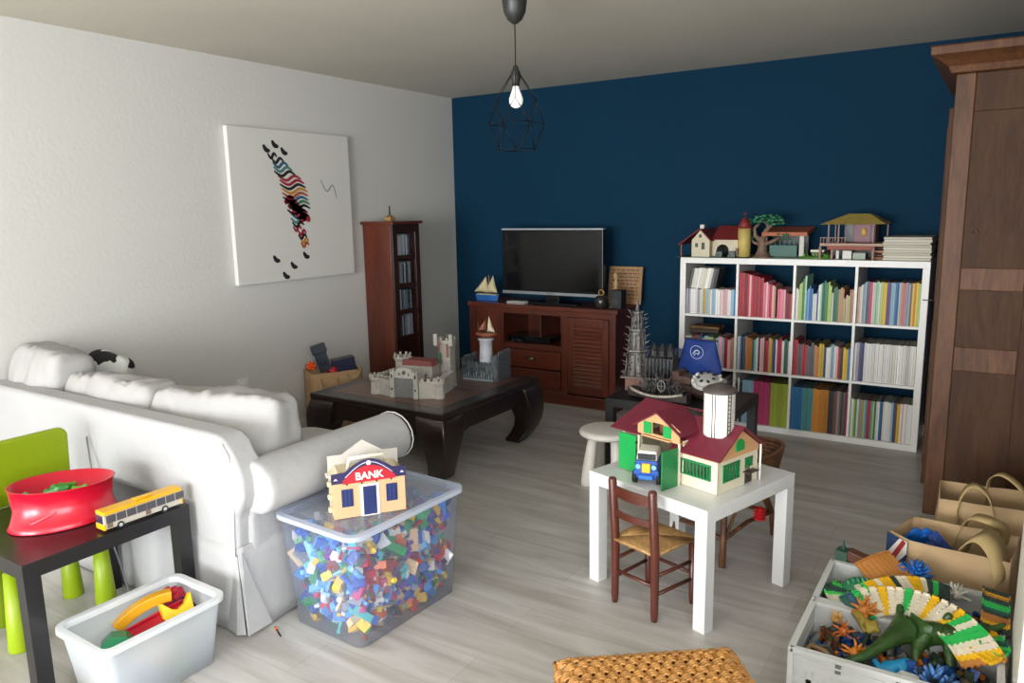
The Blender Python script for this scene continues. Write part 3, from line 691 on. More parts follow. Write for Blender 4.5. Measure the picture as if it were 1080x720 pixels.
mb = MB(); mb.cyl((.02, 0, .28), (.02, 0, .385), .003, .002, 6).cyl((-.05, 0, .29), (.10, 0, .29), .003, n=6).cyl((-.02, 0, .29), (-.035, 0, .35), .002, n=6)
mb.obj('mast', pm('6e5a3c'), t)
s1 = sail([(.03, 0, .3), (.085, 0, .3), (.045, 0, .40)], -.02, mat('old_sail', 'c9bca0', .8), 'ship_sail'); s1 = sail([(-.03, 0, .31), (.01, 0, .31), (.015, 0, .37)], -.01, mat('old_sail2', '9c5a48', .8), 'ship_sail')

# ------------------------------------------------------------------ paper bag by the left wall
def paper_bag(t, w, d, h, m, th=.003, lean=0, foot=None):
    mb = MB(); n = 6
    def wall(a, b):
        vs = []; fs = []
        for i in range(n+1):
            for j in range(n+1):
                u, v = i/n, j/n; x = a[0]+(b[0]-a[0])*u; y = a[1]+(b[1]-a[1])*u; nx, ny = (b[1]-a[1]), -(b[0]-a[0]); L = math.hypot(nx, ny)
                k = (.010*math.sin(PI*u)*math.sin(PI*v)+.006*noise.noise(Vector((x*9, y*9, v*4)))*math.sin(PI*u))
                vs.append((x+nx/L*k, y+ny/L*k, v*h+.004*noise.noise(Vector((x*14, y*14, 1)))*v))
        for i in range(n):
            for j in range(n): fs.append((i*(n+1)+j, (i+1)*(n+1)+j, (i+1)*(n+1)+j+1, i*(n+1)+j+1))
        mb.add(vs, fs, True)
    c = foot or [(-w/2, -d/2), (w/2, -d/2), (w/2, d/2), (-w/2, d/2)]; K = len(c)
    for k in range(K): wall(c[k], c[(k+1) % K])
    mb.add([(*p, 0) for p in c], [tuple(range(K))], False)
    o = mb.obj('bag_body', m, t); md = o.modifiers.new('thick', 'SOLIDIFY'); md.thickness = th; md.offset = -1; return o
def strap(name, pts, w, th, m, t, side=(1, 0, 0)):
    P = [Vector(p) for p in pts]; Q = []
    for i in range(len(P)-1):
        p0 = P[max(i-1, 0)]; p1 = P[i]; p2 = P[i+1]; p3 = P[min(i+2, len(P)-1)]
        for s in range(7):
            u = s/7; Q.append(.5*((2*p1)+(-p0+p2)*u+(2*p0-5*p1+4*p2-p3)*u*u+(-p0+3*p1-3*p2+p3)*u**3))
    Q.append(P[-1]); sd = Vector(side).normalized(); vs = []; mb = MB(); mb.smooth = True
    for q in Q: vs += [tuple(q-sd*w/2), tuple(q+sd*w/2)]
    mb.add(vs, [(2*i, 2*i+1, 2*i+3, 2*i+2) for i in range(len(Q)-1)]); o = mb.obj(name, m, t)
    md = o.modifiers.new('thick', 'SOLIDIFY'); md.thickness = th; md.offset = 0; return o
t = thing('paper_bag', 'brown paper bag full of toys against the left wall behind the coffee table', 'bag', (.20, -1.70, 0), R(62))
paper_bag(t, .34, .22, .41, M_card)
strap('twisted_handle', [(-.12, -.125, .38), (-.11, -.13, .30), (-.06, -.135, .21), (-.02, -.13, .30), (-.01, -.125, .38)], .02, .003, M_card, t)
strap('paper_handle', [(.06, -.12, .40), (.08, -.135, .36), (.12, -.15, .37), (.15, -.14, .41), (.14, -.12, .43)], .035, .004, mat('paper_strap', 'a08a63', .8), t, (0, .3, 1))
def at(x, y, z): return (x, y, z)
o = MB().box(-.04, -.02, 0, .04, .02, .19).box(-.05, -.028, .13, .05, .028, .19).box(-.018, -.03, .05, .018, .03, .09).obj('toy_blaster', pm('1d2638', .35), None, .006)
o.location = (.17, -1.73, .40); o.rotation_euler = (0, R(-16), R(50)); tag(o, 'dark navy toy tower piece sticking up out of the brown bag', 'toy')
o = MB().box(-.075, -.045, 0, .075, .045, .09).box(-.06, -.047, .02, .06, -.0455, .07).obj('toy_case', pm('1d2340', .35), None, .006)
o.location = (.22, -1.61, .385); o.rotation_euler = (0, R(-8), R(55)); tag(o, 'navy blue toy box lying in the brown bag by the left wall', 'toy')
mb = MB(); 
for k in range(7): a = k*2*PI/6; mb.ball(((.022*math.cos(a), .022*math.sin(a), 0) if k < 6 else (0, 0, 0)), .013, 10)
o = mb.obj('toy_flower', pm('ee5a1c', .4), None); o.location = (.10, -1.80, .438); o.rotation_euler = (R(70), 0, R(60)); tag(o, 'orange flower-shaped toy on the rim of the brown bag', 'toy')
o = MB().ball((0, 0, 0), .034, 16).obj('red_ball', pm('b5202c', .35), None); o.location = (.20, -1.70, .395); tag(o, 'red toy ball inside the brown bag behind the coffee table', 'ball')

# ------------------------------------------------------------------ sofa
t = thing('sofa', 'off-white slipcovered sofa with rolled arms seen from behind', 'sofa', (0, 0, 0))
XL, XR = .04, 1.82; YB, YF = -3.725, -2.94
# back panel profile in xz, extruded in y with soft top
def backpoly(sx=0):
    P = [(XL, .03)]
    P += [(XL, .68), (XL+.03, .715)]
    P += [(XR-.09, .715), (XR-.05, .708), (XR-.02, .685), (XR+.0, .65), (XR+.03, .615), (XR+.045, .57), (XR+.045, .51), (XR+.025, .46), (XR-.0, .435), (XR-.01, .3), (XR-.02, .06), (XR-.02, .03)]
    return P
mb = MB(); mb.smooth = False
P = backpoly(); mb.prism(P, YB, YB+.11, 'y')
bk = mb.obj('backrest', M_sofa, t, .025, 4, angle=40)
for p in bk.data.polygons: p.use_smooth = True
bk.modifiers['bevel'].harden_normals = True
seam = MB(); seam.tube([(x, YB-.001, z) for x, z in ((XR-.04, .69), (XR-.01, .65), (XR-.0, .60), (XR-.0, .5), (XR-.01, .43), (XR-.02, .3), (XR-.03, .05))], .0025, 6); seam.obj('back_piping', M_pipe, t)
def arm(x, s, nm='armrest'):
    mb = MB(); mb.smooth = True
    prof = []
    # arm cross section (x outward positive, z), roll on top
    cx, cz, r = .045, .525, .098
    pts = [(-.10, .05), (-.10, .45)]
    for k in range(13):
        a = PI*1.05-k*(PI*1.42)/12; pts.append((cx-.02+r*math.cos(a)*1.12, cz+r*math.sin(a)))
    pts += [(.01, .43), (.0, .25), (.01, .05)]
    n = len(pts); vs = []; ys = [YB+.05, YB+.09, (YB+YF)/2, YF-.03, YF]
    for q, y in enumerate(ys):
        k = .985 if q in (0, len(ys)-1) else 1.0
        for (u, z) in pts: vs.append((x+s*(u*k), y, z))
    fs = []
    for q in range(len(ys)-1):
        for i in range(n): fs.append((q*n+i, q*n+(i+1) % n, (q+1)*n+(i+1) % n, (q+1)*n+i))
    mb.add(vs, fs); mb.add(vs[:n], [tuple(range(n))], True); mb.add(vs[-n:], [tuple(range(n))], True)
    o = mb.obj(nm, M_sofa, t, .02, 3, angle=50)
    pp = MB(); pp.tube([(x+s*u, YF-.001, z) for (u, z) in pts[1:-1]], .003, 6); pp.obj('arm_piping', M_pipe, t)
    return o
arm(XR-.0, 1); arm(XL+.12, -1) if False else None
# left arm sits against the wall
MB().box(XL, YB+.06, .05, XL+.10, YF, .50).cyl((XL+.06, YB+.06, .53), (XL+.06, YF, .53), .075, n=24).obj('armrest', M_sofa, t, .01)
quickbox('seat_base', M_sofa, XL+.09, YB+.1, .05, XR-.02, YF-.02, .33, t, .02)
for k in range(3):
    x0 = .15+k*.533; o = puff(.53, .62, .15, 6, 10, .006, k+20).obj('seat_cushion', M_sofa2, t); o.location = (x0+.265, -3.15, .395)
# skirt with box pleats at the corner
mb = MB()
def skirt(a, b, n=30, amp=.006):
    vs = []; fs = []
    for i in range(n+1):
        u = i/n; x = a[0]+(b[0]-a[0])*u; y = a[1]+(b[1]-a[1])*u; nx, ny = (b[1]-a[1]), -(b[0]-a[0]); L = math.hypot(nx, ny)
        for j in range(7):
            v = j/6; k = .002+.02*(1-v)+amp*(1-v)*math.sin(u*n*.55)*(1-v)
            vs.append((x+nx/L*k, y+ny/L*k, .01+.31*v))
    for i in range(n):
        for j in range(6): fs.append((i*7+j, i*7+7+j, i*7+8+j, i*7+j+1))
    mb.add(vs, fs, True)
skirt((XL, YB), (XR-.02, YB)); skirt((XR-.005, YB+.0), (XR+.03, YF)); skirt((XR, YF), (XL, YF))
# pleat flap at rear right corner
for (p0, p1, p2, p3) in (((XR-.07, YB-.02, .012), (XR-.005, YB-.03, .010), (XR-.012, YB-.004, .29), (XR-.02, YB-.002, .29)), ((XR-.005, YB-.03, .010), (XR+.02, YB-.012, .010), (XR-.004, YB-.004, .29), (XR-.012, YB-.004, .29)), ((XR+.035, YB-.015, .012), (XR+.032, YB+.09, .012), (XR-.0, YB+.01, .30), (XR-.004, YB-.002, .29))):
    mb.add([p0, p1, p2, p3], [(0, 1, 2, 3)], False)
o = mb.obj('skirt', M_sofa, t); md = o.modifiers.new('thick', 'SOLIDIFY'); md.thickness = .004
for i, (xc, yc, wd, hh_, rz, ry, lab) in enumerate(((.265, -3.53, .40, .43, -.02, R(5), 'off-white sofa back cushion nearest the left edge of the photo'), (.785, -3.505, .61, .345, .02, R(-1), 'off-white middle back cushion of the sofa'), (1.425, -3.455, .64, .345, .17, R(-1.5), 'off-white puffy right-hand back cushion of the sofa'))):
    th = thing('back_cushion', lab, 'cushion', (xc, yc, .44+hh_/2), rz, 'sofa back cushions')
    def bulge(w): return (w.x*(1-.06*abs(w.z)), w.y*(1+.25*(1-(w.x/.33)**2))*(1-.22*max(0, w.z/.18)), w.z)
    c = puff(wd, .21, hh_, 6.5, 28, .017, i+3, 8, bulge, .028).obj('cushion_cover', M_sofa2 if i else M_sofa2, th); c.rotation_euler = (R(-8), ry, 0)
    pt = []
    for k in range(48):
        a = 2*PI*k/48; cx = math.copysign(abs(math.cos(a))**(2/4.5), math.cos(a)); cz = math.copysign(abs(math.sin(a))**(2/4.5), math.sin(a)); pt.append((cx*(wd/2-.012), -.062, cz*(hh_/2-.02)))
    s_ = MB(); s_.tube(pt, .0035, 6, closed=True); s_ = s_.obj('piping', M_pipe, th); s_.rotation_euler = (R(-8), ry, 0)
th = thing('patterned_pillow', 'black and white patterned throw pillow behind the middle cushion', 'pillow', (.30, -3.28, .695), .3)
def pat():
    m, nt, b = newmat('black_white_print'); n = nt.nodes.new('ShaderNodeTexNoise'); n.inputs['Scale'].default_value = 9; tc = nt.nodes.new('ShaderNodeTexCoord')
    r = nt.nodes.new('ShaderNodeValToRGB'); r.color_ramp.interpolation = 'CONSTANT'; r.color_ramp.elements[0].color = (.01, .01, .01, 1); r.color_ramp.elements[1].position = .5; r.color_ramp.elements[1].color = (.62, .62, .6, 1)
    nt.links.new(tc.outputs['Object'], n.inputs['Vector']); nt.links.new(n.outputs['Fac'], r.inputs['Fac']); nt.links.new(r.outputs['Color'], b.inputs['Base Color']); b.inputs['Roughness'].default_value = .9; return m
c = puff(.25, .11, .22, 3.4, 12, .01, 9).obj('pillow_cover', pat(), th); c.rotation_euler = (R(-15), R(14), 0)

# ------------------------------------------------------------------ side tables (square, thick legs)
def lack(name, label, m, loc, rz=0, h=.45, L=.55, W_=.55, leg=.05):
    t = thing(name, label, 'table', loc, rz)
    quickbox('table_top', m, -L, 0, h-.05, 0, W_, h, t, .0015)
    for x, y in ((-L, 0), (-leg, 0), (-leg, W_-leg), (-L, W_-leg)): quickbox('leg', m, x+.0005, y+.0005, 0, x+leg-.0005, y+leg-.0005, h-.05, t, .0012)
    return t
lack('side_table', 'square black side table carrying the red tub and yellow bus', M_black, (1.607, -4.305, 0))
lack('play_table', 'square white table carrying the toy farm', M_whitetable, (3.196, -2.908, 0), -.3054)
lack('low_table', 'black square table behind the white stool holding the dark toys', mat('black_matt', '121112', .5), (2.86, -1.50, 0), 0, .40, .72, .5)

# ------------------------------------------------------------------ lime child chair
t = thing('child_chair', 'lime green plastic child chair behind the black side table', 'chair', (1.10, -4.02, 0), R(0))
def roundrect(w, h, r, n=6):
    P = []
    for cx, cy, a0 in ((w/2-r, h/2-r, 0), (-w/2+r, h/2-r, PI/2), (-w/2+r, -h/2+r, PI), (w/2-r, -h/2+r, 3*PI/2)):
        for k in range(n+1): a = a0+PI/2*k/n; P.append((cx+r*math.cos(a), cy+r*math.sin(a)))
    return P
sm = MB(); sm.prism(roundrect(.33, .30, .06), .27, .30, 'z').obj('seat', M_green_chair, t, .008)
for x, y in ((-.10, .13), (.09, .155), (.125, -.165), (-.105, -.12)):
    MB().lathe([(.0, 0), (.036, 0), (.038, .004), (.023, .28), (0, .28)], (x, y, 0), 28).obj('leg', M_lime, t)
# backrest plate: stands on the sofa side, facing the camera side
bk = MB().prism(roundrect(.36, .25, .035), -.012, .012, 'y').obj('backrest', M_green_chair, t, .006)
bk.location = (-.125, .005, .545); bk.rotation_euler = (R(5), 0, R(90))
for y in (-.10, .11): MB().cyl((-.12, y, .28), (-.115, y, .47), .017, n=14).obj('back_post', M_lime, t)

# ------------------------------------------------------------------ red tub with green toys
t = thing('red_tub', 'red oval plastic tub holding small green toys on the black table', 'tub', (1.345, -4.04, .4515), R(0))
mb = MB(); mb.smooth = True
n = 40
def ell(cx, cy, a, b, z, rz, tilt=0, k0=0):
    P = []
    for k in range(n):
        an = 2*PI*k/n; x = a*math.cos(an); y = b*math.sin(an); X = x*math.cos(rz)-y*math.sin(rz); Y = x*math.sin(rz)+y*math.cos(rz)
        P.append((cx+X, cy+Y, z+tilt*x))
    return P
rz = R(75)
rings = [ell(.01, -.01, .165, .115, .0, rz), ell(.01, -.01, .168, .118, .004, rz), ell(.0, -.005, .158, .11, .02, rz), ell(-.016, .004, .150, .104, .05, rz), ell(-.03, .012, .160, .118, .118, rz, -.05), ell(-.03, .012, .164, .122, .120, rz, -.05),
         ell(-.03, .012, .158, .116, .120, rz, -.05), ell(-.02, .005, .138, .096, .05, rz), ell(-.01, 0, .12, .08, .03, rz)]
vs = [p for r_ in rings for p in r_]; fs = []
for i in range(len(rings)-1):
    for k in range(n): fs.append((i*n+k, i*n+(k+1) % n, (i+1)*n+(k+1) % n, (i+1)*n+k))
fs += [tuple(range(n)), tuple((len(rings)-1)*n+k for k in range(n))]
mb.add(vs, fs); mb.obj('tub_body', M_red, t)
for pts in ([(.0, -.155, .012), (.05, -.12, .035), (.085, -.07, .060)],):
    mb = MB(); mb.tube(pts, .0022, 8); mb.obj('reflection_streak', pm('d96a7a', .3), t)  # reflection streak on the tub wall, modelled as a pale pink tube
for k, (x, y, z, c) in enumerate(((-.05, -.07, .052, '58b868'), (-.02, -.045, .060, '8fd09a'), (-.035, -.01, .058, '4aa655'), (-.06, .03, .056, '3f9a2c'), (.0, .05, .054, '6cba30'), (.02, -.085, .05, '2b3328'), (.03, -.02, .05, '1f4a2c'))):
    mb = MB().box(-.022, -.008, -.008, .022, .008, .008).box(-.006, -.02, -.006, .006, .02, .006).cyl((.022, 0, 0), (.034, 0, .008), .007, .005, 8).ball((-.024, 0, .004), .009, 8)
    o = mb.obj('toy_figure', pm(c, .4), None, .002); o.location = (1.325+x*1.1, -4.03+y, .4515+z+.022); o.scale = (1.25,)*3; o.rotation_euler = (rnd.uniform(-.5, .5), rnd.uniform(-.4, .4), rnd.uniform(0, 3))
    tag(o, '%s toy piece in the red tub, %s counting from the front' % (['bright green', 'pale green', 'mid green', 'leaf green', 'yellow-green', 'blackish', 'very dark green'][k], ordinal([1, 2, 4, 5, 6, 0, 3][k])), 'toy', 'small toys in the red tub')
MB().ball((0, 0, 0), .006, 8)
t = thing('yellow_block', 'yellow toy block on the black table behind the red tub', 'toy block', (1.17, -4.10, .4515), .3)
quickbox('block_body', pm('e0c040'), -.02, -.02, 0, .02, .02, .045, t, .003); MB().cyl((0, 0, .045), (0, 0, .052), .01).obj('stud', pm('e0c040'), t)
t = thing('grey_rod', 'thin grey metal rod leaning against the sofa back', 'rod', (1.03, -3.78, 0))
MB().tube([(0, .0, .42), (-.10, .045, .59)], .0035, 8).obj('rod', pm('77797c', .3), t); MB().tube([(0, 0, .42), (.22, -.02, .002)], .0035, 8).obj('rod_end', pm('77797c', .3), t)

# ------------------------------------------------------------------ yellow toy bus
t = thing('toy_bus', 'yellow-roofed toy city bus on the edge of the black table', 'toy bus', (1.572, -3.91, .4515), R(88.5))
L, Wb, Hb = .275, .05, .068
M_by = pm('e2a912', .3); M_bw = pm('b9b2a6', .35)
bd = MB().box(-L/2, -Wb/2, .008, L/2, Wb/2, .055).obj('bus_body', M_bw, t, .003)
quickbox('roof', M_by, -L/2, -Wb/2-.001, .055, L/2, Wb/2+.001, .068, t, .004)
quickbox('roof_hatch', M_by, -.02, -.012, .068, .04, .012, .073, t, .002)
MB().box(-L/2-.001, -Wb/2-.0005, .007, -L/2+.006, Wb/2+.0005, .026).obj('front_bumper', M_by, t, .001); MB().box(L/2-.006, -Wb/2-.0005, .007, L/2+.001, Wb/2+.0005, .03).obj('rear_bumper', M_by, t, .001)
quickbox('windscreen', pm('3a3448', .15), -L/2-.0015, -Wb/2+.005, .028, -L/2+.002, Wb/2-.005, .054, t, .0005)
for s in (-1, 1):
    for k in range(8):
        x0 = -L/2+.008+k*.0345; MB().box(x0, s*(Wb/2+.0006)-.0008, .028, x0+.031, s*(Wb/2+.0006)+.0008, .053).obj('side_window', pm('4c4a50', .15), t)
    for k in range(2): MB().box(-L/2+.01+k*.13, s*(Wb/2+.0004)-.0008, .012, -L/2+.028+k*.13, s*(Wb/2+.0004)+.0008, .053).obj('door', pm('7a6458', .25), t)
    for x in (-.085, .07):
        MB().cyl((x, s*(Wb/2-.004), .011), (x, s*(Wb/2+.002), .011), .0115, n=18).obj('tyre', pm('161616', .7), t); MB().cyl((x, s*(Wb/2+.0021), .011), (x, s*(Wb/2+.003), .011), .006, n=14).obj('wheel_hub', pm('b8b8b8', .3), t)

# ------------------------------------------------------------------ frosted bin with toys
def taper_bin(t, w, d, h, tap, m, mrim, rim=.018, r=.04, th=.003, nm='bin_body'):
    mb = MB(); mb.smooth = True; rings = []
    for (z, k, off) in ((0, 1-tap, -.01), (0.004, 1-tap, 0), (h*.5, 1-tap*.5, 0), (h-.02, 1, 0)):
        rings.append([(x, y, z) for x, y in roundrect(w*k+off*2, d*k+off*2, r, 5)])
    N = len(rings[0]); vs = [p for q in rings for p in q]; fs = []
    for i in range(len(rings)-1):
        for k in range(N): fs.append((i*N+k, i*N+(k+1) % N, (i+1)*N+(k+1) % N, (i+1)*N+k))
    fs.append(tuple(range(N-1, -1, -1))); mb.add(vs, fs); b = mb.obj(nm, m, t)
    md = b.modifiers.new('thick', 'SOLIDIFY'); md.thickness = th; md.offset = 1
    mb = MB(); rr = [[(x, y, z) for x, y in roundrect(w+o2*2, d+o2*2, r+o2, 5)] for (z, o2) in ((h-.02, 0), (h-.004, 0), (h-.004, rim), (h-.016, rim), (h-.016, rim+.004), (h, rim+.004), (h, -.004), (h-.02, -.004))]
    vs = [p for q in rr for p in q]; fs = []
    for i in range(len(rr)):
        j = (i+1) % len(rr)
        for k in range(N): fs.append((i*N+k, i*N+(k+1) % N, j*N+(k+1) % N, j*N+k))
    mb.add(vs, fs); mb.obj('rim', mrim, t); return b
t = thing('storage_bin', 'frosted white plastic bin of toys on the floor below the black table', 'storage bin', (1.757, -4.045, .0015), R(-1))
taper_bin(t, .262, .385, .23, .13, M_bin, plastic_clear('frosted_rim', 'f4f6f8', .05, .25, .4), .014, .03)
def toy(nm, mb, c, loc, rot, label, cat='toy', grp=None, bev=.002, r=.35):
    o = mb.obj(nm, pm(c, r), None, bev); o.location = loc; o.rotation_euler = rot; o.scale = (1.2,)*3; tag(o, label, cat, grp); return o
gb = 'building pieces in the frosted bin'
mb = MB(); mb.M = Matrix(); P = [(.19*math.cos(a), .19*math.sin(a)-.11) for a in [R(62+k*5) for k in range(11)]]; Q = [(.162*math.cos(a), .162*math.sin(a)-.11) for a in [R(62+k*5) for k in range(11)]]
mb.prism(P+Q[::-1], -.014, .014, 'y')
toy('curved_track', mb, 'd79a1c', (1.69, -3.985, .125), (0, R(-24), R(66)), 'yellow-orange curved toy ramp standing in the frosted bin', 'toy', gb)
mb = MB().box(-.09, -.018, -.008, .09, .018, .008).box(-.09, -.02, -.008, .09, -.014, .016).box(-.09, .014, -.008, .09, .02, .016)
toy('straight_track', mb, 'b3182c', (1.74, -4.0, .155), (R(20), R(-6), R(85)), 'long red toy rail lying in the frosted bin', 'toy', gb)
mb = MB().box(-.022, -.022, -.03, .022, .022, .03).cyl((-.01, 0, .03), (-.01, 0, .045), .01).cyl((.012, 0, .03), (.012, 0, .045), .01)
toy('building_block', mb, 'b52338', (1.68, -3.885, .165), (R(15), R(-10), .4), 'upright red toy block at the far end of the frosted bin', 'toy', gb)
mb = MB().prism([(-.04, -.02), (-.04, .03), (-.015, .005), (.0, .0), (.02, .01), (.04, .035), (.04, -.02)], -.018, .018, 'y')
toy('cradle_block', mb, 'ecc51a', (1.755, -3.93, .175), (R(-25), R(0), R(75)), 'bright yellow notched toy block in the frosted bin', 'toy', gb)
mb = MB().prism([(-.035, -.02), (-.04, .005), (-.015, .025), (.02, .02), (.045, -.005), (.03, -.02)], -.028, .028, 'y')
toy('angled_block', mb, '1c8250', (1.735, -4.12, .150), (R(-10), 0, R(60)), 'green faceted toy block at the near end of the frosted bin', 'toy', gb)
mb = MB().cyl((0, -.012, 0), (0, .012, 0), .02).box(-.03, -.006, -.008, .03, .006, .008)
toy('wheel_block', mb, '241c50', (1.73, -3.885, .165), (.3, .4, 1.0), 'dark violet toy wheel at the far corner of the frosted bin', 'toy', gb)
for k, (x, y, z, c, lab) in enumerate(((1.80, -4.10, .05, '3f7ac0', 'blue'), (1.82, -4.0, .06, '4f9a60', 'dull green'), (1.83, -3.93, .055, '5a6a9a', 'slate blue'), (1.80, -4.17, .04, '9cc8e8', 'pale blue'), (1.72, -4.05, .05, 'c84a3a', 'brick red'), (1.70, -4.16, .04, 'd8a83a', 'ochre'), (1.70, -3.95, .05, '30885a', 'emerald'), (1.82, -4.06, .12, 'c2a07a', 'tan'))):
    mb = MB().box(-.04, -.025, -.03, .04, .025, .03).cyl((-.02, 0, .03), (-.02, 0, .038), .012).cyl((.02, 0, .03), (.02, 0, .038), .012)
    toy('building_block', mb, c, (x, y, z), (rnd.uniform(-.4, .4), rnd.uniform(-.4, .4), rnd.uniform(0, 3)), lab+' block showing faintly through the frosted bin', 'toy', gb)

# ------------------------------------------------------------------ clear tub of bricks
TUB = Vector((2.088, -3.335, .002)); TRZ = R(-3)
t = thing('brick_tub', 'large clear plastic tub with lid packed with colourful toy bricks', 'storage tub', TUB, TRZ)
tw, td, thh, tt = .378, .545, .42, .20
taper_bin(t, tw, td, thh, .10, M_tub, M_tubrim, .016, .03, .0025, 'tub_body')
MB().prism(roundrect(tw+.0, td+.0, .035), thh+.0005, thh+.003, 'z').obj('lid', plastic_clear('lid_plastic', 'd4dae8', .80, .1, .4), t)
MB().prism(roundrect(tw-.05, td-.05, .04), thh+.003, thh+.006, 'z').obj('lid_panel', plastic_clear('lid_plastic_inner', 'd4dae8', .8, .12, .4), t)
bt = []
def studs(mb, nx, ny, s, z): 
    for i in range(nx):
        for j in range(ny): mb.cyl(((i-(nx-1)/2)*s, (j-(ny-1)/2)*s, z), ((i-(nx-1)/2)*s, (j-(ny-1)/2)*s, z+.003), s*.3, n=8)
def mk(nm, f):
    mb = MB(); f(mb); o = mb.obj(nm, M_obj, None, 0); d = o.data; bpy.data.objects.remove(o); bt.append((nm, d))
def b22(m): m.box(-.016, -.016, -.01, .016, .016, .010); studs(m, 2, 2, .016, .010)
def b24(m): m.box(-.032, -.016, -.01, .032, .016, .010); studs(m, 4, 2, .016, .010)
def pl(m): m.box(-.032, -.022, -.0035, .032, .022, .0035); studs(m, 4, 3, .014, .0035)
def wh(m): m.cyl((0, -.009, 0), (0, .009, 0), .019, n=14).cyl((0, -.011, 0), (0, .011, 0), .009, n=10)
def fg(m): m.box(-.009, -.006, -.02, -.001, .006, 0).box(.001, -.006, -.02, .009, .006, 0).box(-.011, -.007, 0, .011, .007, .02, tap=.25).cyl((0, 0, .02), (0, 0, .034), .007, n=10).box(-.017, -.004, .0, -.011, .004, .018).box(.011, -.004, 0, .017, .004, .018)
def sl(m): m.prism([(-.02, -.01), (.02, -.01), (.02, .012), (.008, .012)], -.014, .014, 'y')
def rod(m): m.box(-.045, -.005, -.005, .045, .005, .005).cyl((-.045, 0, -.008), (-.045, 0, .008), .009, n=10).cyl((.045, 0, -.008), (.045, 0, .008), .009, n=10)
for nm, f in (('toy_brick', b22), ('toy_brick', b24), ('toy_plate', pl), ('toy_disc', wh), ('toy_minifigure', fg), ('toy_slope_brick', sl), ('toy_connector', rod)): mk(nm, f)
Q = Matrix.Rotation(TRZ, 3, 'Z'); pal = ['2458b8', '1e4a9c', '4a90d8', '78b8e8', 'c81e2c', 'b01830', 'e8b828', 'ecc848', 'f0f0ee', 'e4e2dc', 'd8d0c8', '2e8a50', '58b880', '3a3e44', '6a6e76', '8a8e96', 'd86a28', 'c04878', '7a4a9a', '5ac0c0', 'd8b890', '903a2c']
names = {'toy_brick': 'brick', 'toy_plate': 'plate', 'toy_disc': 'wheel', 'toy_minifigure': 'minifigure', 'toy_slope_brick': 'slope brick', 'toy_connector': 'connector'}
for k in range(300):
    z = .04+.33*rnd.random(); kk = 1-.10*(1-z/thh)
    hw, hd = tw/2*kk-.034, td/2*kk-.034
    u = rnd.random()
    if k < 110: x, y = rnd.uniform(-hw, hw), -hd+rnd.uniform(0, .012)
    elif k < 240: x, y = hw-rnd.uniform(0, .012), rnd.uniform(-hd, hd)
    else: x, y, z = rnd.uniform(-hw, hw), rnd.uniform(-hd, hd), .355+rnd.uniform(-.01, .015)
    nm, d = bt[rnd.choice([0, 0, 1, 1, 2, 3, 4, 4, 5, 6])] if k < 240 else bt[rnd.choice([0, 1, 2, 4, 5])]
    o = bpy.data.objects.new(nm, d); C.objects.link(o); o.location = TUB+Q @ Vector((x, y, z)); o.rotation_euler = (rnd.uniform(0, 6.3), rnd.uniform(0, 6.3), rnd.uniform(0, 6.3))
    s = rnd.uniform(1.0, 1.4) if nm != 'toy_connector' else .8; o.scale = (s, s, s)
    blue = rnd.random() < .35 and k < 110
    c = hexc(rnd.choice(pal[:4] if blue else pal)); o.color = (*c, 1)
    tag(o, 'small plastic %s among the mixed toys packed in the clear tub' % names[nm], 'toy brick', 'mixed %ses in the clear tub' % names[nm] if names[nm].endswith('h') else 'mixed %ss in the clear tub' % names[nm])
mb = MB(); 
filler = [pm(c) for c in ('2458b8', 'c81e2c', 'e8b828', 'e4e2dc', '2e8a50', '4a4e55', 'd8b890', '6a6e76')]
for k in range(1500):
    z = .02+.335*rnd.random(); kk = 1-.10*(1-z/thh); hw, hd = tw/2*kk-.04, td/2*kk-.04
    x, y = rnd.uniform(-hw, hw), rnd.uniform(-hd, hd); mb.mat(rnd.randrange(8)); a = rnd.uniform(.012, .03); b_ = rnd.uniform(.01, .018)
    mb.box(x-a, y-b_, z-.01, x+a, y+b_, z+.01, rot=Euler((rnd.uniform(0, 6), rnd.uniform(0, 6), rnd.uniform(0, 6))).to_matrix())
o = mb.obj('brick_heap', filler, None); o.location = TUB; o.rotation_euler = (0, 0, TRZ); tag(o, 'deep heap of mixed small bricks filling the inside of the clear tub', 'bricks', None, 'stuff')

# ------------------------------------------------------------------ BANK toy building
t = thing('toy_bank', 'beige toy bank building with blue door and handle on the clear tub', 'toy building', (2.150, -3.425, .4285), R(53)); t.scale = (1.15,)*3
M_beige = pm('cda47c', .5); M_navy = pm('1f2c5c', .35)
w, d = .215, .10
quickbox('front_wall', M_beige, -w/2, -d/2, 0, w/2, -d/2+.008, .125, t, .001)
quickbox('side_wall', pm('d8c29c', .5), -w/2, -d/2+.008, 0, -w/2+.006, d/2, .12, t); quickbox('side_wall', pm('d8c29c', .5), w/2-.006, -d/2+.008, 0, w/2, d/2, .12, t)
mb = MB(); mb.prism([(-w/2, 0), (-w/2, .165), (-w/2+.045, .165), (0, .205), (w/2-.045, .165), (w/2, .165), (w/2, 0)], d/2, d/2+.006, 'y'); mb.obj('rear_wall', pm('b9b3ac', .5), t)
for k in range(3): MB().box(-w/2-.012, -.03+.0, .015+.04*k, -w/2, -.015, .03+.04*k).obj('wall_clip', pm('d8c29c', .5), t, .003)
MB().prism([(-w/2+.003, .12), (-w/2+.02, .135), (w/2-.02, .135), (w/2-.003, .12)], -d/2+.01, d/2-.002, 'y').obj('roof', pm('cdbf9e', .5), t)
qb = quickbox('roof_tile', pm('e8e2d0', .5), -w/2+.005, -.02, .135, -w/2+.045, .02, .139, t); qb.rotation_euler = (0, R(-8), 0)
arc = [(-.078+.156*k/16, .118+.040*math.sin(PI*k/16)) for k in range(17)]
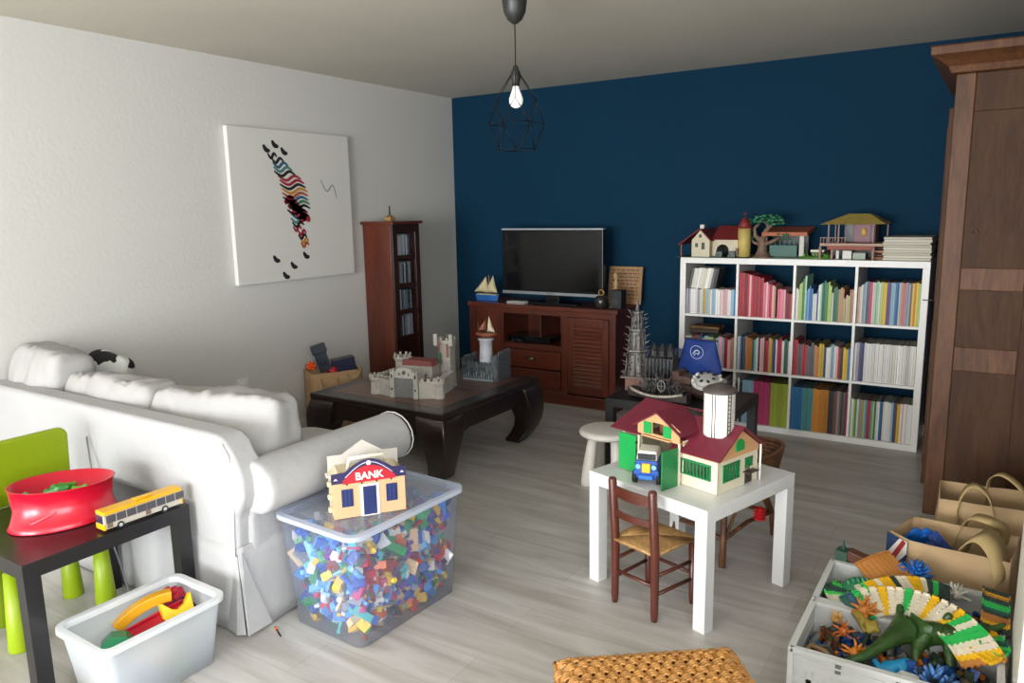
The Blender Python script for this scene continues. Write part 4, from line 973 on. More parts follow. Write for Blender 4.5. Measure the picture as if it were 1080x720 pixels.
MB().prism([(-w/2-.003, .110), (-w/2-.003, .140), (-.075, .142)]+[(x, z+.018) for x, z in arc[1:-1]]+[(.075, .142), (w/2+.003, .140), (w/2+.003, .110)], -d/2-.006, -d/2, 'y').obj('sign_board', pm('2a2450', .4), t, .0008)
MB().prism([(x, max(.112, z-.0)) for x, z in arc]+[(.078, .108), (-.078, .108)], -d/2-.0075, -d/2-.006, 'y').obj('sign_panel', pm('b3202e', .4), t)
sg = text_mesh('sign_letters', 'BANK', .031, pm('f0ece6', .4), t, (0, -d/2-.008, .126), (PI/2, 0, 0), .0005, .0008)
mb = MB(); mb.tube([(x*.9, -d/2-.0065, z+.009) for x, z in arc], .0012, 6); mb.cyl((0, -d/2-.0060, .165), (0, -d/2-.008, .165), .007, n=14); mb.obj('sign_scrollwork', pm('d8d4e4', .4), t)
for s in (-1, 1): MB().prism([(s*.098-.006, .122), (s*.098, .128), (s*.098+.006, .122)], -d/2-.0075, -d/2-.006, 'y').obj('sign_ornament', pm('d8d4e4', .4), t)
fr = MB().box(-.028, -d/2-.003, 0, .028, -d/2, .098).obj('door_frame', pm('ece8e0', .4), t); quickbox('door', M_navy, -.020, -d/2-.0045, .003, .020, -d/2-.002, .092, t)
for s in (-1, 1):
    o = quickbox('window', M_navy, s*.066-.017, -d/2-.003, .035, s*.066+.017, -d/2, .09, t)
    for q in (-1, 1): quickbox('window_bar', pm('3a4a80', .3), s*.066-.0008+q*.006, -d/2-.0035, .036, s*.066+.0008+q*.006, -d/2-.003, .089, o, 0)
mb = MB(); mb.tube([(-.055, .0, .135), (-.05, -.01, .168), (.05, -.01, .172), (.055, 0, .14)], .006, 10); mb.obj('carry_handle', pm('ebe4d0', .4), t)
for x in (-.066, -.022, .022, .066): MB().ball((x, -d/2-.002, .104), .003, 8).obj('wall_lamp', pm('1c1a22'), t)

# toy wrench on floor by sofa
t = thing('toy_pencil', 'thin dark rod with an orange tip on the floor by the sofa corner', 'toy', (1.915, -3.66, .004), R(-25))
MB().cyl((-.02, 0, 0), (.03, 0, 0), .003, n=8).obj('handle', pm('1a1a1c'), t); MB().cyl((-.035, 0, .001), (-.02, 0, .001), .005, n=8).obj('tip', pm('d8702a'), t)

# ------------------------------------------------------------------ white stool
t = thing('white_stool', 'round white plastic child stool with four fat legs', 'stool', (2.27, -1.74, 0), .15)
ws = mat('white_plastic', 'dcd6cf', .4)
MB().lathe([(0, .262), (.12, .262), (.145, .272), (.15, .285), (.142, .297), (.12, .302), (0, .302)], n=40).obj('seat', ws, t)
for k in range(4):
    a = PI/4+k*PI/2; MB().tube([(.125*math.cos(a), .125*math.sin(a), .0), (.12*math.cos(a), .12*math.sin(a), .02), (.11*math.cos(a), .11*math.sin(a), .10), (.095*math.cos(a), .095*math.sin(a), .2), (.085*math.cos(a), .085*math.sin(a), .27)], [.028, .034, .033, .028, .024], 20).obj('leg', ws, t)

# ------------------------------------------------------------------ rush child chair
t = thing('rush_chair', 'small dark wooden child chair with a woven rush seat', 'chair', (2.926, -2.884, 0), R(-17.5))
for s in (-1, 1):
    MB().tube([(s*.094, 0, 0), (s*.094, 0, .03), (s*.093, .0, .25), (s*.093, -.018, .485), (s*.093, -.018, .492)], [.011, .014, .0165, .0155, .012], 14).obj('back_post', M_chairwood, t)
    MB().tube([(s*.105, .205, 0), (s*.105, .205, .03), (s*.105, .2, .255)], [.011, .014, .0155], 14).obj('leg', M_chairwood, t)
    for z in (.10, .17): MB().cyl((s*.095, 0, z), (s*.105, .203, z), .007).obj('stretcher', M_chairwood, t)
for z in (.13,): MB().cyl((-.093, 0, z), (.093, 0, z), .007).obj('stretcher', M_chairwood, t)
MB().cyl((-.105, .203, .12), (.105, .203, .12), .007).obj('stretcher', M_chairwood, t)
for z, hh_ in ((.445, .036), (.365, .026)):
    n = 14; vs = []
    for i in range(n+1):
        x = -.09+.18*i/n; y = -.012-.018*math.sin(PI*i/n)*1; top = z+hh_/2+(.006*math.sin(PI*i/n) if z > .4 else 0)
        vs += [(x, y-.005, z-hh_/2), (x, y+.005, z-hh_/2), (x, y+.005, top), (x, y-.005, top)]
    fs = []
    for i in range(n):
        for k in range(4): fs.append((i*4+k, i*4+(k+1) % 4, i*4+4+(k+1) % 4, i*4+4+k))
    fs += [(0, 1, 2, 3), tuple(n*4+k for k in range(4))]; MB().add(vs, fs).obj('back_slat', M_chairwood, t, .002)
# rush seat: four triangular woven fields of cords
mb = MB(); cs = [(-.10, -.012), (.10, -.012), (.115, .212), (-.115, .212)]; ctr = Vector((0, .10, .262)); 
for k in range(4):
    a = Vector((*cs[k], .25)); b_ = Vector((*cs[(k+1) % 4], .25)); nC = 11
    for i in range(nC):
        u = (i+.2)/nC; p = a.lerp(ctr, u); q = b_.lerp(ctr, u); zz = .252+.010*u**.5
        mb.tube([(p.x, p.y, zz), ((p.x+q.x)/2, (p.y+q.y)/2, zz+.004), (q.x, q.y, zz)], .0058, 6)
mb.box(-.095, 0, .24, .095, .20, .25)
mb.obj('rush_seat', wood('rush_cord', '8a6232', 'c49a62', .6, (1, 1, 1), 22), t)

# ------------------------------------------------------------------ toy farm on the white table (x = -u, y = v of the table frame)
TF = Vector((3.196, -2.908, .4515)); TQ = -.3054
t = thing('toy_farm', 'toy farm with maroon roofs and green shutters on the white table', 'toy farm', TF, TQ)
M_cr = pm('ded5bb', .5); M_peach = pm('d2a273', .5); M_maroon = mat('maroon_roof', '6e2434', .45, var=.12, scale=20); M_grn = pm('1f7a45', .4); M_grn2 = pm('1f9c4c', .35)
def wallwin(x0, x1, z0, z1, axis, c, holes, th=.004, name='wall', m=None, gable=None):
    """wall with rectangular openings; axis 'y' = wall lies in xz at y=c; axis 'x' = wall lies in yz at x=c"""
    xs = sorted({x0, x1} | {h[0] for h in holes} | {h[1] for h in holes}); zs = sorted({z0, z1} | {h[2] for h in holes} | {h[3] for h in holes}); mb = MB()
    for i in range(len(xs)-1):
        for j in range(len(zs)-1):
            cx, cz = (xs[i]+xs[i+1])/2, (zs[j]+zs[j+1])/2
            if any(h[0] < cx < h[1] and h[2] < cz < h[3] for h in holes): continue
            if axis == 'y': mb.box(xs[i], c, zs[j], xs[i+1], c+th, zs[j+1])
            else: mb.box(c, xs[i], zs[j], c+th, xs[i+1], zs[j+1])
    return mb.obj(name, m or M_cr, t)
def grille(x0, x1, z0, z1, axis, c, nbar, m=None, name='window_grille'):
    mb = MB()
    def bx(a0, b0, a1, b1, e=0):
        if axis == 'y': mb.box(a0, c-.004-e, b0, a1, c+.002, b1)
        else: mb.box(c-.002, a0, b0, c+.004+e, a1, b1)
    bx(x0, z0, x1, z0+.006, .001); bx(x0, z1-.008, x1, z1, .001); bx(x0, z0, x0+.006, z1); bx(x1-.006, z0, x1, z1)
    for k in range(1, nbar): x = x0+(x1-x0)*k/nbar; bx(x-.0022, z0, x+.0022, z1)
    return mb.obj(name, m or M_grn, t)
# right block: x -.245..-.058, y .14..32
xa, xb, ya, yb, hw = -.245, -.060, .14, .385, .118
wallwin(xa, xb, 0, hw, 'y', ya, [(xa+.028, xb-.03, .045, .10)]); grille(xa+.026, xb-.028, .043, .102, 'y', ya, 9)
wallwin(ya, yb, 0, hw, 'x', xb-.004, [(ya+.03, ya+.125, .04, .10), (ya+.165, ya+.205, .0, .10)]); grille(ya+.028, ya+.127, .038, .102, 'x', xb, 6)
quickbox('rear_wall', M_cr, xa, yb-.004, 0, xb, yb, hw, t); quickbox('partition_wall', M_cr, xa, ya+.004, 0, xa+.004, yb-.004, hw, t)
MB().box(xb-.002, ya+.165, .004, xb+.004, ya+.205, .045).obj('half_door', pm('3a2c26', .5), t); grille(ya+.163, ya+.207, .065, .10, 'x', xb, 3)
quickbox('door_ledge', pm('4a3a32', .5), xb, ya+.15, .048, xb+.03, ya+.215, .052, t)
quickbox('beam', M_peach, xa, ya-.005, hw, xb+.004, ya+.004, hw+.022, t, .001)
ym = (ya+yb)/2; pk = .225
MB().prism([(ya-.002, hw), (ya-.002, hw+.018), (ym, pk-.006), (yb+.002, hw+.018), (yb+.002, hw)], xb-.003, xb+.003, 'x').obj('gable', M_peach, t)
MB().prism([(ym-.026, .138), (ym-.026, .162), (ym-.018, .176), (ym, .183), (ym+.018, .176), (ym+.026, .162), (ym+.026, .138)], xb+.003, xb+.007, 'x').obj('gable_shutter', M_grn2, t, .001)
def slab(pts, th, nm, m):
    mb = MB(); P = [Vector(p) for p in pts]; nn = (P[1]-P[0]).cross(P[2]-P[0]).normalized()*th
    vs = [tuple(p) for p in P]+[tuple(p+nn) for p in P]; k = len(P)
    mb.add(vs, [tuple(range(k-1, -1, -1)), tuple(range(k, 2*k))]+[(i, (i+1) % k, k+(i+1) % k, k+i) for i in range(k)], False); return mb.obj(nm, m, t)
slab([(xa-.01, ya-.022, hw+.010), (xb+.022, ya-.022, hw+.010), (xb+.022, ym, pk), (xa-.01, ym, pk)], .005, 'roof_slope', M_maroon)
slab([(xa-.01, ym, pk), (xb+.022, ym, pk), (xb+.022, yb+.022, hw+.010), (xa-.01, yb+.022, hw+.010)], .005, 'roof_slope', M_maroon)
MB().cyl((xb+.012, yb+.0, 0), (xb+.012, yb, hw+.02), .004, n=10).obj('drain_pipe', pm('e8e4dc'), t)
# barn block
ba, bb, fy, by, bh = -.50, -.21, .135, .365, .165
wallwin(fy, by, 0, bh, 'x', bb, []); quickbox('rear_wall', M_cr, ba, by-.004, 0, bb, by, bh, t)
quickbox('side_wall', M_cr, ba, fy, 0, ba+.004, by-.004, bh, t); quickbox('front_wall', M_cr, ba+.004, fy, 0, -.402, fy+.004, bh, t)
for x in (-.34, -.28): quickbox('inner_window', pm('2b2220'), x-.013, by-.008, .085, x+.013, by-.004, .12, t)
quickbox('hay_loft', M_peach, -.40, fy-.02, .155, -.205, by-.01, .16, t)
quickbox('door_post', M_cr, -.404, fy-.024, 0, -.396, fy-.014, .16, t); quickbox('door_post', M_cr, -.214, fy-.024, 0, -.206, fy-.014, .16, t)
gy = fy-.024; gm = -.305; gp = .262
# cross gable with opening
P1 = [(-.402, .16), (-.402, .205), (gm, gp-.006), (-.206, .205), (-.206, .16)]
mb = MB(); hole = (-.332, -.280, .172, .216)
mb.prism([(-.402, .16), (-.402, .205), (-.332, .240), (-.332, .16)], gy, gy+.005, 'y').prism([(-.280, .16), (-.280, .244), (-.206, .205), (-.206, .16)], gy, gy+.005, 'y')
mb.prism([(-.332, .216), (-.332, .240), (gm, gp-.006), (-.280, .244), (-.280, .216)], gy, gy+.005, 'y').prism([(-.332, .16), (-.332, .172), (-.280, .172), (-.280, .16)], gy, gy+.005, 'y')
mb.obj('front_gable', M_peach, t)
quickbox('loft_back', pm('8a4a38', .6), -.34, gy+.05, .16, -.27, gy+.055, .225, t)
for x0, x1, a in ((-.370, -.334, .0), (-.278, -.242, .0)):
    s_ = MB().box(x0, gy-.005, .170, x1, gy-.001, .214).obj('loft_shutter', M_grn2, t, .001)
quickbox('balcony_rail', M_peach, -.372, gy-.016, .160, -.24, gy, .165, t, .001)
slab([(-.420, gy-.012, .192), (gm, gy-.012, gp), (gm, .25, gp), (-.420, .25, .192)][::-1], .005, 'gable_roof', M_maroon)
slab([(gm, gy-.012, gp), (-.190, gy-.012, .192), (-.190, .25, .192), (gm, .25, gp)][::-1], .005, 'gable_roof', M_maroon)
slab([(-.535, fy-.03, .155), (-.385, fy-.03, .155), (-.36, .30, .238), (-.52, .30, .238)], .005, 'roof_slope', M_maroon)
slab([(-.52, .30, .238), (-.215, .30, .238), (-.215, by+.025, .19), (-.52, by+.025, .19)], .005, 'roof_slope', M_maroon)
d_ = quickbox('barn_door', M_grn2, -.486, gy-.012, .004, -.402, gy-.006, .148, t, .001)
for z in (.04, .12): quickbox('hinge', pm('1a1a1a'), -.404, gy-.016, z, -.396, gy-.006, z+.008, d_)
d_ = MB().box(0, -.003, .004, .084, .003, .148).obj('barn_door', M_grn, t, .001); d_.location = (-.208, gy-.008, 0); d_.rotation_euler = (0, 0, R(-92))
t = thing('toy_silo', 'white ribbed toy silo with dark conical cap rising from the farm roof', 'toy silo', TF+Matrix.Rotation(TQ, 3, 'Z') @ Vector((-.128, .235, .188)), TQ)
prof = [(0, 0), (.054, 0)]
for k in range(11): prof += [(.055, .012+k*.0135), (.0535, .0155+k*.0135), (.055, .019+k*.0135)]
prof += [(.055, .160), (0, .160)]
MB().lathe(prof, n=36).obj('silo_drum', pm('e4e0d8', .4), t)
MB().lathe([(0, .160), (.061, .160), (.061, .167), (.045, .178), (.02, .187), (.008, .192), (0, .194)], n=36).obj('silo_cap', mat('silo_cap_plastic', '4e4442', .45), t)
mb = MB(); a = R(-75)
for da in (-.09, .09): mb.cyl((.057*math.cos(a+da), .057*math.sin(a+da), 0), (.057*math.cos(a+da), .057*math.sin(a+da), .160), .0013, n=6)
a = R(-18)
for da in (-.1, .1): mb.cyl((.058*math.cos(a+da), .058*math.sin(a+da), 0), (.058*math.cos(a+da), .058*math.sin(a+da), .160), .002, n=6)
for k in range(10): z = .015+k*.015; mb.cyl((.058*math.cos(a-.1), .058*math.sin(a-.1), z), (.058*math.cos(a+.1), .058*math.sin(a+.1), z), .0015, n=6)
mb.obj('ladder', pm('3a3634'), t)
# blue toy tractor in the barn doorway
t = thing('toy_robot_truck', 'blue, white and yellow toy vehicle in the barn doorway of the farm', 'toy vehicle', TF+Matrix.Rotation(TQ, 3, 'Z') @ Vector((-.318, .075, 0)), R(13)); t.scale = (1.3,)*3
M_rb = pm('1c4c9c', .35)
MB().box(-.032, -.035, .018, .032, .045, .07).box(-.036, -.037, .028, .036, -.022, .044).obj('vehicle_body', M_rb, t, .003)
MB().box(-.030, -.03, .07, .030, .045, .096, tap=.12).obj('cab_roof', pm('e4e0d6', .35), t, .004)
quickbox('windscreen', pm('161a24', .15), -.025, -.034, .073, .025, -.0285, .090, t, .001)
quickbox('front_panel', pm('f0b41c', .35), -.012, -.042, .038, .012, -.034, .064, t, .002)
for x in (-.022, .022): MB().cyl((x, -.037, .055), (x, -.043, .055), .007, n=12).obj('headlamp', pm('7ab0e8', .2), t)
MB().box(-.02, -.044, .018, .02, -.034, .03).obj('bumper', pm('2c6cc4', .35), t, .002)
for s in (-1, 1):
    for y in (-.02, .03): MB().cyl((s*.028, y, .018), (s*.040, y, .018), .018, n=18).obj('wheel', pm('131313', .7), t)

# ------------------------------------------------------------------ rattan chair behind the table
t = thing('rattan_chair', 'low brown rattan child chair with round woven back behind the white table', 'chair', (3.03, -2.14, 0), R(0))
mb = MB()
def spiral_disc(mb, c, r, nrm_tilt, n=11):
    pass
# woven seat disc of concentric canes
for k in range(9): r_ = .16-k*.017; mb.tube([(r_*math.cos(a), r_*math.sin(a), .262-.004*k*.5) for a in [q*2*PI/32 for q in range(32)]], .0085, 6, closed=True)
for k in range(12): a = k*PI/6; mb.tube([(.02*math.cos(a), .02*math.sin(a), .268), (.155*math.cos(a), .155*math.sin(a), .272)], .004, 6)
mb.lathe([(0, .245), (.15, .25), (.15, .256), (0, .252)], n=28)
mb.obj('woven_seat', M_rattan, t)
mb = MB()
for k in range(11):
    r_ = .185+.002*k; z = .27+k*.016
    mb.tube([(r_*math.cos(a)*1.0+.02*(k/10), r_*math.sin(a), z+.03*math.cos(a)**2*(k/10)) for a in [R(-85+170*q/22) for q in range(23)]], .009, 6)
for q in range(15): a = R(-84+168*q/14); mb.tube([(.178*math.cos(a), .178*math.sin(a), .26), (.2*math.cos(a)+.02, .2*math.sin(a), .44)], .005, 6)
mb.obj('woven_back', M_rattan, t)
legs = [(.065, -.245), (.165, .18), (-.19, -.13), (-.15, .15)]
for x, y in legs:
    MB().tube([(x, y, 0), (x*.95, y*.93, .10), (x*.8, y*.8, .19), (x*.6, y*.6, .255)], [.014, .0135, .013, .012], 10).obj('leg', M_rattan, t)
mb = MB()
for i, (x, y) in enumerate(legs):
    nx, ny = [legs[1], legs[3], legs[0], legs[2]][i]
    mb.tube([(x*.95, y*.93, .11), ((x+nx)/2*.9, (y+ny)/2*.9, .125), (nx*.95, ny*.93, .11)], .009, 8)
    mb.tube([(x*.96, y*.95, .09), (x*.75+nx*.2, y*.75+ny*.2, .20), (nx*.35+x*.45, ny*.35+y*.45, .255)], .007, 8)
mb.obj('cane_braces', M_rattan, t)
mb = MB()
for z in (-.022, -.008, .006, .020):
    mb.lathe([(0, z), (.019, z), (.019, z+.006), (0, z+.006)], n=14)
    for k in range(8): a = k*PI/4; mb.cyl((0, 0, z+.003), (.026*math.cos(a), .026*math.sin(a), z+.003), .003, n=6)
mb.cyl((0, 0, -.03), (0, 0, .035), .006, n=8)
o = mb.obj('spiky_toy', pm('d4141e', .35), None); o.location = (3.175, -2.135, .155); tag(o, 'red spiky toy hanging on the rattan chair stretcher under the white table', 'toy')

# ------------------------------------------------------------------ wicker pouf in the foreground
t = thing('wicker_stool', 'honey-coloured woven wicker stool cropped by the bottom edge', 'stool', (3.448, -3.905, 0), R(37.5))
PW, PH = .217, .437
quickbox('inner_frame', pm('5c3a1a', .7), -PW+.02, -PW+.02, .05, PW-.02, PW-.02, PH-.02, t, .02)
def wbase(u, v):
    """top surface with rounded edge; u,v in -1..1"""
    e = max(abs(u), abs(v)); return PH-.0-.028*max(0, (e-.72)/.28)**2.2
mb = MB(); NR = 54; ns = 15
for j in range(NR):   # weavers run across x, waving over the stakes
    y = -1+2*(j+.5)/NR; pts = []
    ex = 1-.10*max(0, (abs(y)-.75)/.25)**2
    for i in range(ns*6+1):
        x = (-1+2*i/(ns*6))*ex; z = wbase(x, y)+.0052*math.sin((x*ns)*PI/2*2+(PI if (j//3) % 2 else 0))
        pts.append((x*PW, y*PW, z))
    mb.tube(pts, .0040, 6)
mb.obj('woven_top', M_wicker, t)
mb = MB()
for i in range(ns*1+1):
    x = (-1+2*(i)/ns)*.97; mb.tube([(x*PW, y*PW, wbase(x, y)-.002) for y in [-.98+1.96*k/24 for k in range(25)]], .006, 6)
mb.obj('stakes', M_wicker, t)
mb = MB(); prc = roundrect(2*PW-.004, 2*PW-.004, .05, 8)
for j in range(34):
    z = .02+j*.0112; N = len(prc); pts = []
    for k in range(N*1):
        x, y = prc[k]; L = math.hypot(x, y); q = 1+.012*math.sin(k*PI*.9+(PI if j % 2 else 0)); pts.append((x*q, y*q, z))
    mb.tube(pts, .0055, 6, closed=True)
mb.obj('woven_side', M_wicker, t)
mb = MB()
for k in range(4):
    x, y = [(-1, -1), (1, -1), (1, 1), (-1, 1)][k]; mb.cyl((x*.17, y*.17, 0), (x*.17, y*.17, .06), .014)
mb.obj('feet', M_wicker, t)

# ------------------------------------------------------------------ dark toys on the low black table
t = thing('toy_gothic_tower', 'tall dark grey ornate toy tower on the black table beside the TV cabinet', 'toy tower', (2.235, -1.18, .4015), R(10)); t.scale = (1.15, 1.1, 1.0)
M_gt = mat('tower_grey', '716d6a', .5, var=.45, scale=70, bump=.5, bscale=90); M_gd = mat('tower_dark', '2a2a2c', .5, var=.4, scale=60, bump=.4, bscale=90)
quickbox('tower_plinth', mat('plinth_brick', '7a5548', .6, var=.2, scale=40), -.075, -.09, 0, .035, .02, .075, t, .003)
quickbox('base_ledge', mat('ledge_stone', '6e625a', .6, var=.2, scale=40), -.095, -.11, .075, .185, .05, .088, t, .003)
for x in (.06, .10, .14, .17): MB().cyl((x, -.09, 0), (x, -.09, .075), .006, n=8).obj('ledge_post', M_gd, t)
mb = MB(); rr = random.Random(3)
for (z0, z1, r0, r1) in ((.088, .24, .055, .042), (.24, .36, .04, .03), (.36, .46, .026, .018)):
    mb.lathe([(r0, z0), (r0*.9, z0+.02), (r1, z1-.02), (r1*1.35, z1-.01), (r1*1.3, z1)], (-.025, -.04, 0), 6, smooth=False)
    for k in range(12):
        a = k*PI/6; r_ = r0*1.08; mb.cyl((-.025+r_*math.cos(a), -.04+r_*math.sin(a), z0), (-.025+r_*.85*math.cos(a), -.04+r_*.85*math.sin(a), z1-.01+rr.uniform(-.02, .02)), .005, .001, 6)
mb.cyl((-.025, -.04, .46), (-.025, -.04, .545), .012, .001, 8)
for k in range(90):
    a = rr.uniform(0, 2*PI); z = rr.uniform(.09, .46); r_ = .064-.085*(z-.09); p = (-.025+r_*math.cos(a), -.04+r_*math.sin(a), z); mb.cyl(p, (p[0]+.02*math.cos(a), p[1]+.02*math.sin(a), z+.012), .004, .001, 6)
mb.obj('main_spire', M_gt, t)
mb = MB()
mb.box(.03, -.09, .088, .17, .04, .20)
for i in range(8):
    for j in range(2):
        x = .04+i*.018; y = -.095+j*.13; h_ = .20+.07*((i*5+j*3) % 4)/3; mb.cyl((x, y, .088), (x, y, h_), .006, .002, 6)
for x in (.06, .10, .14): mb.lathe([(.022, .20), (.02, .235), (.026, .24), (0, .28)], (x, -.02, 0), 6, smooth=False)
mb.obj('side_hall', M_gd, t)
for k, (x, y, z) in enumerate(((-.03, -.11, .30), (.01, -.09, .36), (.04, -.08, .215), (-.06, -.10, .24))):
    pass
t = thing('mesh_basket', 'round blue mesh basket standing on the floor between tower and bookshelf', 'basket', (2.19, -.68, 0))
MB().lathe([(.0, .002), (.15, .002), (.165, .25), (.17, .52)], n=32).obj('mesh_body', M_mesh, t)
mb = MB(); 
for z, r_ in ((.52, .171), (.25, .166), (.008, .151)): MB().tube([(r_*math.cos(a), r_*math.sin(a), z) for a in [k*2*PI/32 for k in range(32)]], .004, 6, closed=True).obj('wire_hoop', pm('2450a8'), t)
mb = MB(); mb.tube([(.17*math.cos(a), .17*math.sin(a), .45-.12*math.sin(a*1.5)) for a in [R(-150+k*8) for k in range(18)]], .004, 6); mb.obj('pale_strap', pm('7f9ad0'), t)
# pirate ship with blue sail
t = thing('toy_pirate_ship', 'toy pirate ship with big blue sail and grey gun deck on the black table', 'toy ship', (2.595, -1.25, .4015), R(-8))
M_hull = mat('ship_plastic', '4a3630', .5, var=.3, scale=40)
def shiphull(L, Wd, H, z0):
    mb = MB(); rows = []
    for k in range(13):
        u = k/12; x = -L/2+L*u; wd = Wd/2*math.sin(PI*(.08+.84*u))**.6; sh = .025*abs(2*u-1)**2
        rows.append([(x, -wd*.3, z0), (x, -wd*.85, z0+H*.4), (x, -wd, z0+H+sh), (x, wd, z0+H+sh), (x, wd*.85, z0+H*.4), (x, wd*.3, z0)])
    vs = [p for r_ in rows for p in r_]; fs = []
    for i in range(12):
        for k in range(6): fs.append((i*6+k, i*6+(k+1) % 6, i*6+6+(k+1) % 6, i*6+6+k))
    fs += [tuple(range(6)), tuple(72+k for k in range(6))]; mb.add(vs, fs); return mb
shiphull(.34, .15, .075, 0).obj('ship_hull', M_hull, t)
gd = MB().lathe([(0, .0), (.082, .0), (.085, .008), (.06, .014), (.055, .03), (.03, .034), (0, .036)], (0, 0, 0), 28).obj('round_gun_deck', pm('b4b2ae', .5), t)
gd.location = (.07, -.045, .105); gd.rotation_euler = (R(24), R(6), 0)
mb = MB().lathe([(.060, .009), (.080, .009), (.080, .014), (.060, .014), (.060, .009)], n=28)
for k in range(14):
    a = k*2*PI/14; mb.box(.075*math.cos(a)-.006, .075*math.sin(a)-.004, .012, .075*math.cos(a)+.010, .075*math.sin(a)+.004, .022, rot=Matrix.Rotation(a, 3, 'Z'))
mb.obj('deck_teeth', pm('d4d2cc', .5), gd)
mb = MB()
for k in range(7): mb.cyl((.035*math.cos(k*.9), .035*math.sin(k*.9), .033), (.05*math.cos(k*.9), .05*math.sin(k*.9), .034), .007, n=8)
mb.obj('gun_ports', pm('232323', .5), gd)
mb = MB().box(-.10, -.065, .08, -.02, .05, .12).box(-.14, -.05, .08, -.10, .05, .14); mb.obj('cabin', mat('cabin_brown', '5a4038', .5, var=.3, scale=50), t, .002)
MB().cyl((0, .02, .08), (0, .02, .37), .006, .004, 10).obj('mast', M_hull, t); MB().cyl((-.10, .015, .325), (.10, .015, .325), .005, n=8).obj('yard', M_hull, t)
n = 12; vs = []; fs = []
for i in range(n+1):
    for j in range(n+1):
        u, v = i/n*2-1, j/n; wtop, wbot = .09, .135; x = u*(wtop+(wbot-wtop)*v); z = .325-.19*v+.018*v*u*u+.012*math.sin(u*7)*v**3
        vs.append((x, .008-.045*(1-u*u)*math.sin(PI*min(1, v*.9)), z))
for i in range(n):
    for j in range(n): fs.append((i*(n+1)+j, (i+1)*(n+1)+j, (i+1)*(n+1)+j+1, i*(n+1)+j+1))
mb = MB(); mb.smooth = True; mb.add(vs, fs); o = mb.obj('blue_sail', mat('blue_sail_cloth', '0d2f74', .7, var=.12, scale=12), t); md = o.modifiers.new('thick', 'SOLIDIFY'); md.thickness = .0015
mb = MB(); cz = .262
mb.tube([(.038*math.cos(a), -.040+.004*math.cos(a)**2*2, cz+.036*math.sin(a)) for a in [k*2*PI/24 for k in range(24)]], .0018, 6, closed=True)
mb.tube([(-.018, -.042, cz-.01), (-.005, -.043, cz+.008), (.008, -.043, cz+.014), (.02, -.042, cz+.004), (.012, -.043, cz-.012)], .004, 6)
mb.tube([(-.012, -.042, cz-.02), (.0, -.043, cz-.004), (.015, -.042, cz-.008)], .0025, 6)
em = mb.obj('sail_emblem', pm('b8c0d8', .6), t)
quickbox('white_streamer', pm('e4e4e8', .6), .0, -.042, .132, .062, -.034, .143, t, .001)
t = thing('toy_raft_ship', 'dark tangled toy shipwreck with pale deck rim on the front of the black table', 'toy ship', (2.42, -1.40, .4015), R(-6))
shiphull(.36, .14, .028, 0).obj('wreck_hull', mat('wreck_wood', '3c3230', .6, var=.4, scale=30), t)
mb = MB(); mb.tube([(-.16+.32*k/14, -.068*math.sin(PI*(.1+.8*k/14))**.6-.003, .034+.02*abs(2*k/14-1)**2) for k in range(15)], .008, 8); mb.obj('pale_deck_rim', mat('pale_rim', 'a39a8e', .6, var=.3, scale=60), t)
mb = MB(); rr = random.Random(8)
for k in range(46):
    x = rr.uniform(-.13, .13); y = rr.uniform(-.045, .05); h_ = rr.uniform(.03, .11)*(1.2-abs(x)*4)
    mb.tube([(x, y, .03), (x+rr.uniform(-.02, .02), y, .03+max(.01, h_*.6)), (x+rr.uniform(-.04, .04), y+rr.uniform(-.02, .02), .03+max(.02, h_))], .003, 5)
mb.obj('rigging_tangle', mat('tangle_grey', '4c4a4a', .5, var=.4, scale=60), t)
mb = MB(); mb.tube([(.03+.022*math.cos(a), -.03, .085+.03*math.sin(a)) for a in [k*2*PI/16 for k in range(16)]], .003, 6, closed=True).cyl((.0, -.03, .085), (.06, -.03, .085), .002, n=6).cyl((.03, -.03, .05), (.03, -.03, .12), .002, n=6)
mb.obj('ship_wheel', pm('8a8680'), t)
o = MB().cyl((0, 0, 0), (0, 0, .05), .016, .014, 12).cyl((0, 0, .05), (0, 0, .058), .012, .009, 12).obj('small_bottle', pm('5a2420', .4), None); o.location = (2.79, -1.36, .4015); tag(o, 'small dark red bottle at the right end of the low black table', 'bottle')
quickbox('x', M_white, 0, 0, 0, .01, .01, .01) if False else None
t = thing('white_carton', 'small white box below the low black table', 'box', (2.52, -1.38, 0)); quickbox('carton_body', pm('e6e4e0', .5), -.07, -.06, 0, .07, .06, .30, t, .003); quickbox('carton_lid', pm('f0eeea', .5), -.072, -.062, .30, .072, .062, .325, t, .003)

